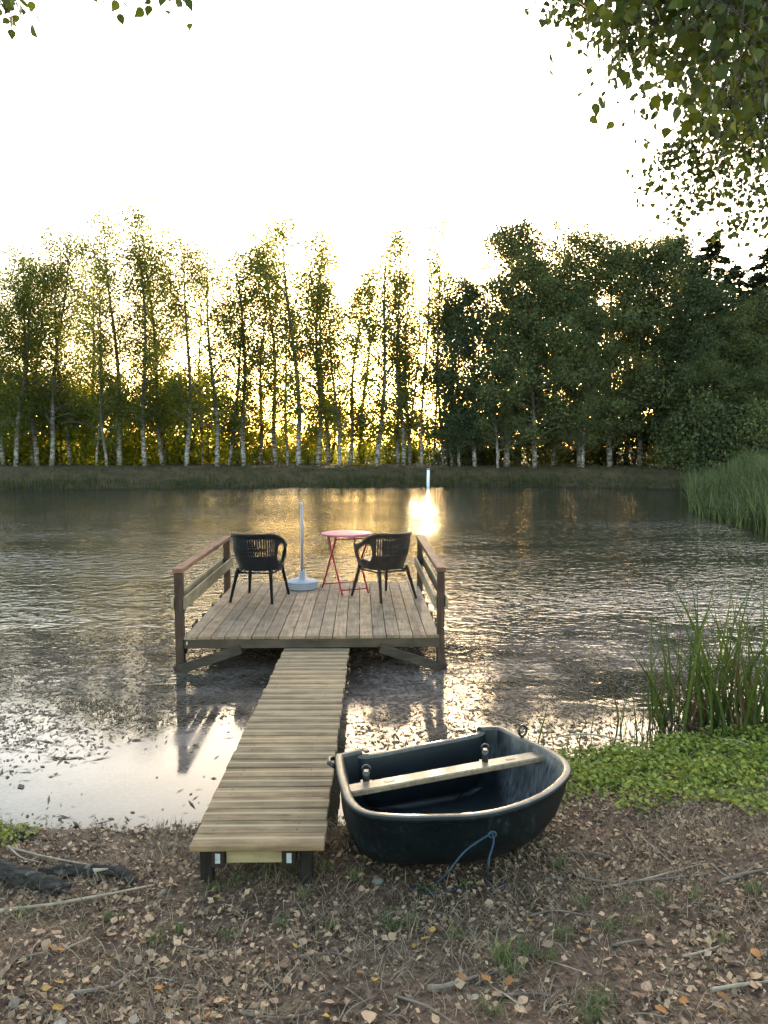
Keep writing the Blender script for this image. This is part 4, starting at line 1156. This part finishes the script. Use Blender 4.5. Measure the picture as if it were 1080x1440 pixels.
# grass tufts
TF = [(548, 1308, .10, 60), (705, 1350, .11, 80), (735, 1345, .09, 50), (790, 1318, .08, 45), (820, 1276, .07, 40), (785, 1222, .08, 40), (880, 1268, .06, 30), (250, 1310, .06, 30), (220, 1325, .07, 35),
      (600, 1255, .06, 40), (350, 1240, .06, 40), (375, 1232, .07, 40), (330, 1245, .06, 30), (30, 1290, .06, 30), (1055, 1255, .08, 50), (845, 1415, .10, 60), (835, 1438, .12, 60), (690, 1425, .08, 40), (110, 1310, .06, 30),
      (465, 1305, .06, 30), (415, 1228, .07, 40), (660, 1248, .05, 30), (930, 1265, .07, 40), (395, 1300, .06, 30), (545, 1205, .05, 30), (1020, 1325, .06, 30), (900, 1300, .06, 30), (455, 1225, .07, 50), (500, 1235, .06, 50), (640, 1320, .07, 45), (720, 1368, .07, 50), (770, 1352, .06, 40), (580, 1300, .07, 40), (980, 1262, .06, 40), (160, 1295, .06, 40), (320, 1318, .06, 40), (430, 1262, .06, 45), (860, 1310, .07, 40), (300, 1252, .06, 45)]
for px, py, h, nb in TF:
    p = gp(px, py, 0)
    V, Fq, m = blades(np.clip(rng.normal(0, .017, (nb, 3)), -.034, .034) * np.array([1.3, 1, 0]), rng.uniform(.4, 1.0, nb) * h, .0035, rng.uniform(.2, .9, nb), seg=3)
    o = link("grass_tuft", np_mesh("grass_tuft", V, Fq, M_grass, np.repeat(rng.uniform(0, 1, nb), m)))
    o.location = p
    tag(o, "small tuft of thin green grass growing through the litter", "grass tuft", "grass tufts on the bank")

# ------------------------------------------------------------------ floating bits on the near water
n = 52000
X = rng.uniform(-4.2, 3.6, n); Y = rng.uniform(3.9, 8.6, n); d = sdist(X, Y)
pat = np.sin(X * 2.1 + 1.5 * np.sin(Y * 1.7)) * np.sin(Y * 2.6 + .8 * np.sin(X * 3.1)) * .5 + .5
clear = np.exp(-((X + 1.45) / .75) ** 2 - ((Y - 4.75) / .75) ** 2)
bandw = sstep(4.6, 5.6, Y + .3 * np.sin(X * 2)) * (1 - sstep(7.2, 8.6, Y)) * 1.3 + .35 * np.exp(-((-d) / .12) ** 2) + .8 * (X > .7) * (1 - sstep(6.0, 7.5, Y))
pr = np.clip((bandw * (.15 + pat) * 1.1 + .06) * (1 - .93 * clear), 0, 1)
k = (d < -.01) & (rng.uniform(0, 1, n) < pr); X, Y = X[k], Y[k]; n = len(X)
sz = rng.uniform(.012, .055, n) * np.where(rng.uniform(0, 1, n) < .1, 1.6, 1)
sliver = rng.uniform(0, 1, n) < .6
Va, Fa = leaf_arrays(np.stack([X, Y, np.full(n, .003)], 1)[~sliver], sz[~sliver] * rng.uniform(.4, 1.1, (~sliver).sum()), .5, .05, .03)
Vb, Fb = leaf_arrays(np.stack([X, Y, np.full(n, .003)], 1)[sliver], sz[sliver] * rng.uniform(.8, 2.6, sliver.sum()), .11, .03, .02)
V = np.concatenate([Va, Vb]); Fq = np.concatenate([Fa, Fb + len(Va)])
V[:, 2] = np.maximum(V[:, 2], .0025)
tag(link("floating_debris", np_mesh("floating_debris", V, Fq, M_float, rnd4(n))), "dark floating leaf fragments and bark bits on the near water", "debris", kind='stuff')

# ------------------------------------------------------------------ overhanging birches above the camera
def over_leaf(seed):
    r = np.random.default_rng(seed)
    a = [0, .08, .22, .40, .58, .78, 1.0]; w = [.02, .24, .36, .37, .27, .12, .0]
    vs_, fs = [], []
    cv = r.uniform(-.15, .25)
    for t, ww in zip(a, w):
        z = cv * t * t
        vs_ += [(t, ww, z + .12 * ww), (t, 0, z), (t, -ww, z + .12 * ww)]
    for i in range(6):
        for j in (0, 1): fs.append((i * 3 + j, i * 3 + j + 1, (i + 1) * 3 + j + 1, (i + 1) * 3 + j))
    return np.array(vs_), np.array(fs)
OL = [over_leaf(900 + i) for i in range(4)]
def over_part_mesh(k, val):
    v, f = OL[k]; return np_mesh("leaf", v, f, M_overleaf, np.full(len(v), val))
def drooping_birch(name, label, trunk_xy, sprays, crown, nshow, dens=125):
    z0 = gz(*trunk_xy)
    root = empty(name, (trunk_xy[0], trunk_xy[1], z0)); tag(root, label, "tree")
    O = Vector((trunk_xy[0], trunk_xy[1], z0))
    H = 11.0
    m_ = MB(); tp = [Vector((.1 * math.sin(z * .5), .08 * math.cos(z * .6) - .08, z)) for z in np.linspace(-.2, H, 12)]
    m_.tube(tp, [.19 * (1 - max(0, p.z) / H) ** .75 + .012 for p in tp], 10); m_.build("trunk", M_bark, root)
    limbs = MB(); twigs = MB()
    LP, LD, LS = [], [], []            # leaf position, direction, size
    for anchor, ends in sprays:
        a = anchor - O; zt = max(1.5, min(H - 1, a.z - .6 * Vector((a.x, a.y, 0)).length * .5)); b0 = Vector((.1 * math.sin(zt * .5), .08 * math.cos(zt * .6) - .08, zt))
        P = catmull([b0, b0.lerp(a, .5) + Vector((0, 0, .35)), a], 6)
        limbs.tube(P, [.05 * (1 - .8 * i / (len(P) - 1)) for i in range(len(P))], 6)
        for e in ends:
            e = e - O
            c = a.lerp(e, .45) + Vector((0, 0, .12)); Q = catmull([a, c, e], 7)
            twigs.tube(Q, [.008 * (1 - .8 * i / (len(Q) - 1)) for i in range(len(Q))], 5)
            ln = sum((Q[i + 1] - Q[i]).length for i in range(len(Q) - 1))
            nl = int(ln * dens)
            for k in range(nl + (5 if dens < 100 else 0)):
                t = (rng.uniform(.12, 1.0) if k < nl else rng.uniform(.93, 1)) * (len(Q) - 1); i = min(len(Q) - 2, int(t)); q = Q[i].lerp(Q[i + 1], t - i)
                d = Vector(rng.normal(0, .55, 3)) + Vector((0, 0, -.75)); d.normalize()
                st = q + Vector(rng.normal(0, .065 if dens > 100 else .03, 3))
                LP.append(st + d * .012); LD.append(d); LS.append(rng.uniform(.022, .048))
                if k % 3 == 0: twigs.tube([q, st], [.0016, .001], 3, caps=False)
    limbs.build("limbs", M_bark_d, root)['kind'] = 'stuff'; twigs.build("twigs", M_bark_d, root)['kind'] = 'stuff'
    dist = [(Vector(p) + O - Vector((0, 0, CAM_Z))).length for p in LP]
    order = np.argsort(dist); show = set(order[:nshow].tolist())
    pm = [over_part_mesh(k, v) for k in range(4) for v in (.1, .5, .95)]
    V, Fq, A, c = [], [], [], 0
    for i in range(len(LP)):
        x = LD[i]; y = x.orthogonal().normalized(); y = Matrix.Rotation(rng.uniform(0, 6.28), 3, x) @ y; z = x.cross(y)
        Mx = Matrix((x, y, z)).transposed()
        if i in show:
            o = link("leaf", pm[i % len(pm)], root); o.matrix_local = Matrix.Translation(LP[i]) @ Mx.to_4x4() @ Matrix.Scale(LS[i], 4)
        else:
            v, f = OL[i % 4]
            V.append(v * LS[i] @ np.array(Mx).T + np.array(LP[i])); Fq.append(f + c); A.append(np.full(len(v), rng.uniform())); c += len(v)
    # unseen rest of the crown, added overhead to shade the bank from the sky
    C, S = [], []
    for k in range(crown[3]):
        q = np.array([rng.normal(crown[0], crown[4]), rng.normal(crown[1], crown[4]), rng.uniform(crown[2], H + .5)]) - np.array(O) * np.array([1, 1, 1])
        nl = rng.integers(25, 70); C.append(q + rng.normal(0, .3, (nl, 3))); S.append(rng.uniform(.05, .10, nl))
    if V:
        o = link("hanging_foliage", np_mesh("hanging_foliage", np.concatenate(V), np.concatenate(Fq), M_overleaf, np.concatenate(A)), root); o['kind'] = 'stuff'
    C = np.concatenate(C); S = np.concatenate(S)
    # cut the unseen crown's leaves so that they stay out of the view
    Wp = C + np.array(O)
    keep = (Wp[:, 1] < 4.0) & (Wp[:, 2] > 4.3)
    C, S = C[keep], S[keep]
    Vc, Fc = leaf_arrays(C, S, .7, None, .15)
    o = link("crown", np_mesh("crown", Vc, Fc, M_overleaf, rnd4(len(C))), root); o['kind'] = 'stuff'  # unseen crown, added overhead to shade the bank
    return root
def A(px, py, d): return at_dist(px, py, d)
spR = [
    (A(1090, -120, 3.0), [A(*e) for e in [(800, -5, 2.9), (862, 50, 2.8), (880, 105, 2.8), (930, 60, 2.7), (965, 130, 2.6), (1000, 100, 2.5), (1030, 150, 2.6), (1070, 170, 2.6), (1040, 40, 2.4), (900, 10, 2.7), (850, 12, 3.0), (990, 30, 2.5)]]),
    (A(1120, -60, 4.4), [A(*e) for e in [(860, 90, 4.4), (905, 150, 4.3), (960, 160, 4.5), (1000, 210, 4.4), (1045, 220, 4.3), (1090, 240, 4.3), (930, 100, 4.4), (1010, 150, 4.2), (1080, 120, 4.3), (960, 60, 4.4), (890, 20, 4.4), (835, 38, 4.5), (790, 15, 4.6), (762, 2, 4.6)]]),
    (A(1125, 40, 5.6), [A(*e) for e in [(908, 265, 5.6), (930, 235, 5.6), (950, 310, 5.6), (985, 300, 5.6), (1022, 330, 5.5), (960, 250, 5.5), (1000, 260, 5.6), (1050, 290, 5.6), (1075, 320, 5.6), (1040, 230, 5.6), (1085, 200, 5.5), (985, 200, 5.6), (1020, 180, 5.5)]]),
]
drooping_birch("overhanging_birch", "big birch on the bank whose dense leafy branches droop over the pond", (3.9, 2.6), spR, (3.8, 1.0, 4.8, 120, 2.2), 140, 400)
spL = [
    (A(-60, -120, 3.2), [A(*e) for e in [(8, 16, 3.2), (28, 18, 3.2), (20, 4, 3.2), (2, 8, 3.2)]]),
    (A(150, -140, 3.1), [A(*e) for e in [(146, 4, 3.1)]]),
    (A(250, -150, 3.1), [A(*e) for e in [(228, -8, 3.1), (258, -3, 3.1), (205, -14, 3.1), (246, -6, 3.1)]]),
]
drooping_birch("overhanging_birch", "birch of which only a few drooping leaf tips show against open sky", (-3.4, -1.0), spL, (-2.8, -1.0, 4.8, 90, 2.2), 20, 34)
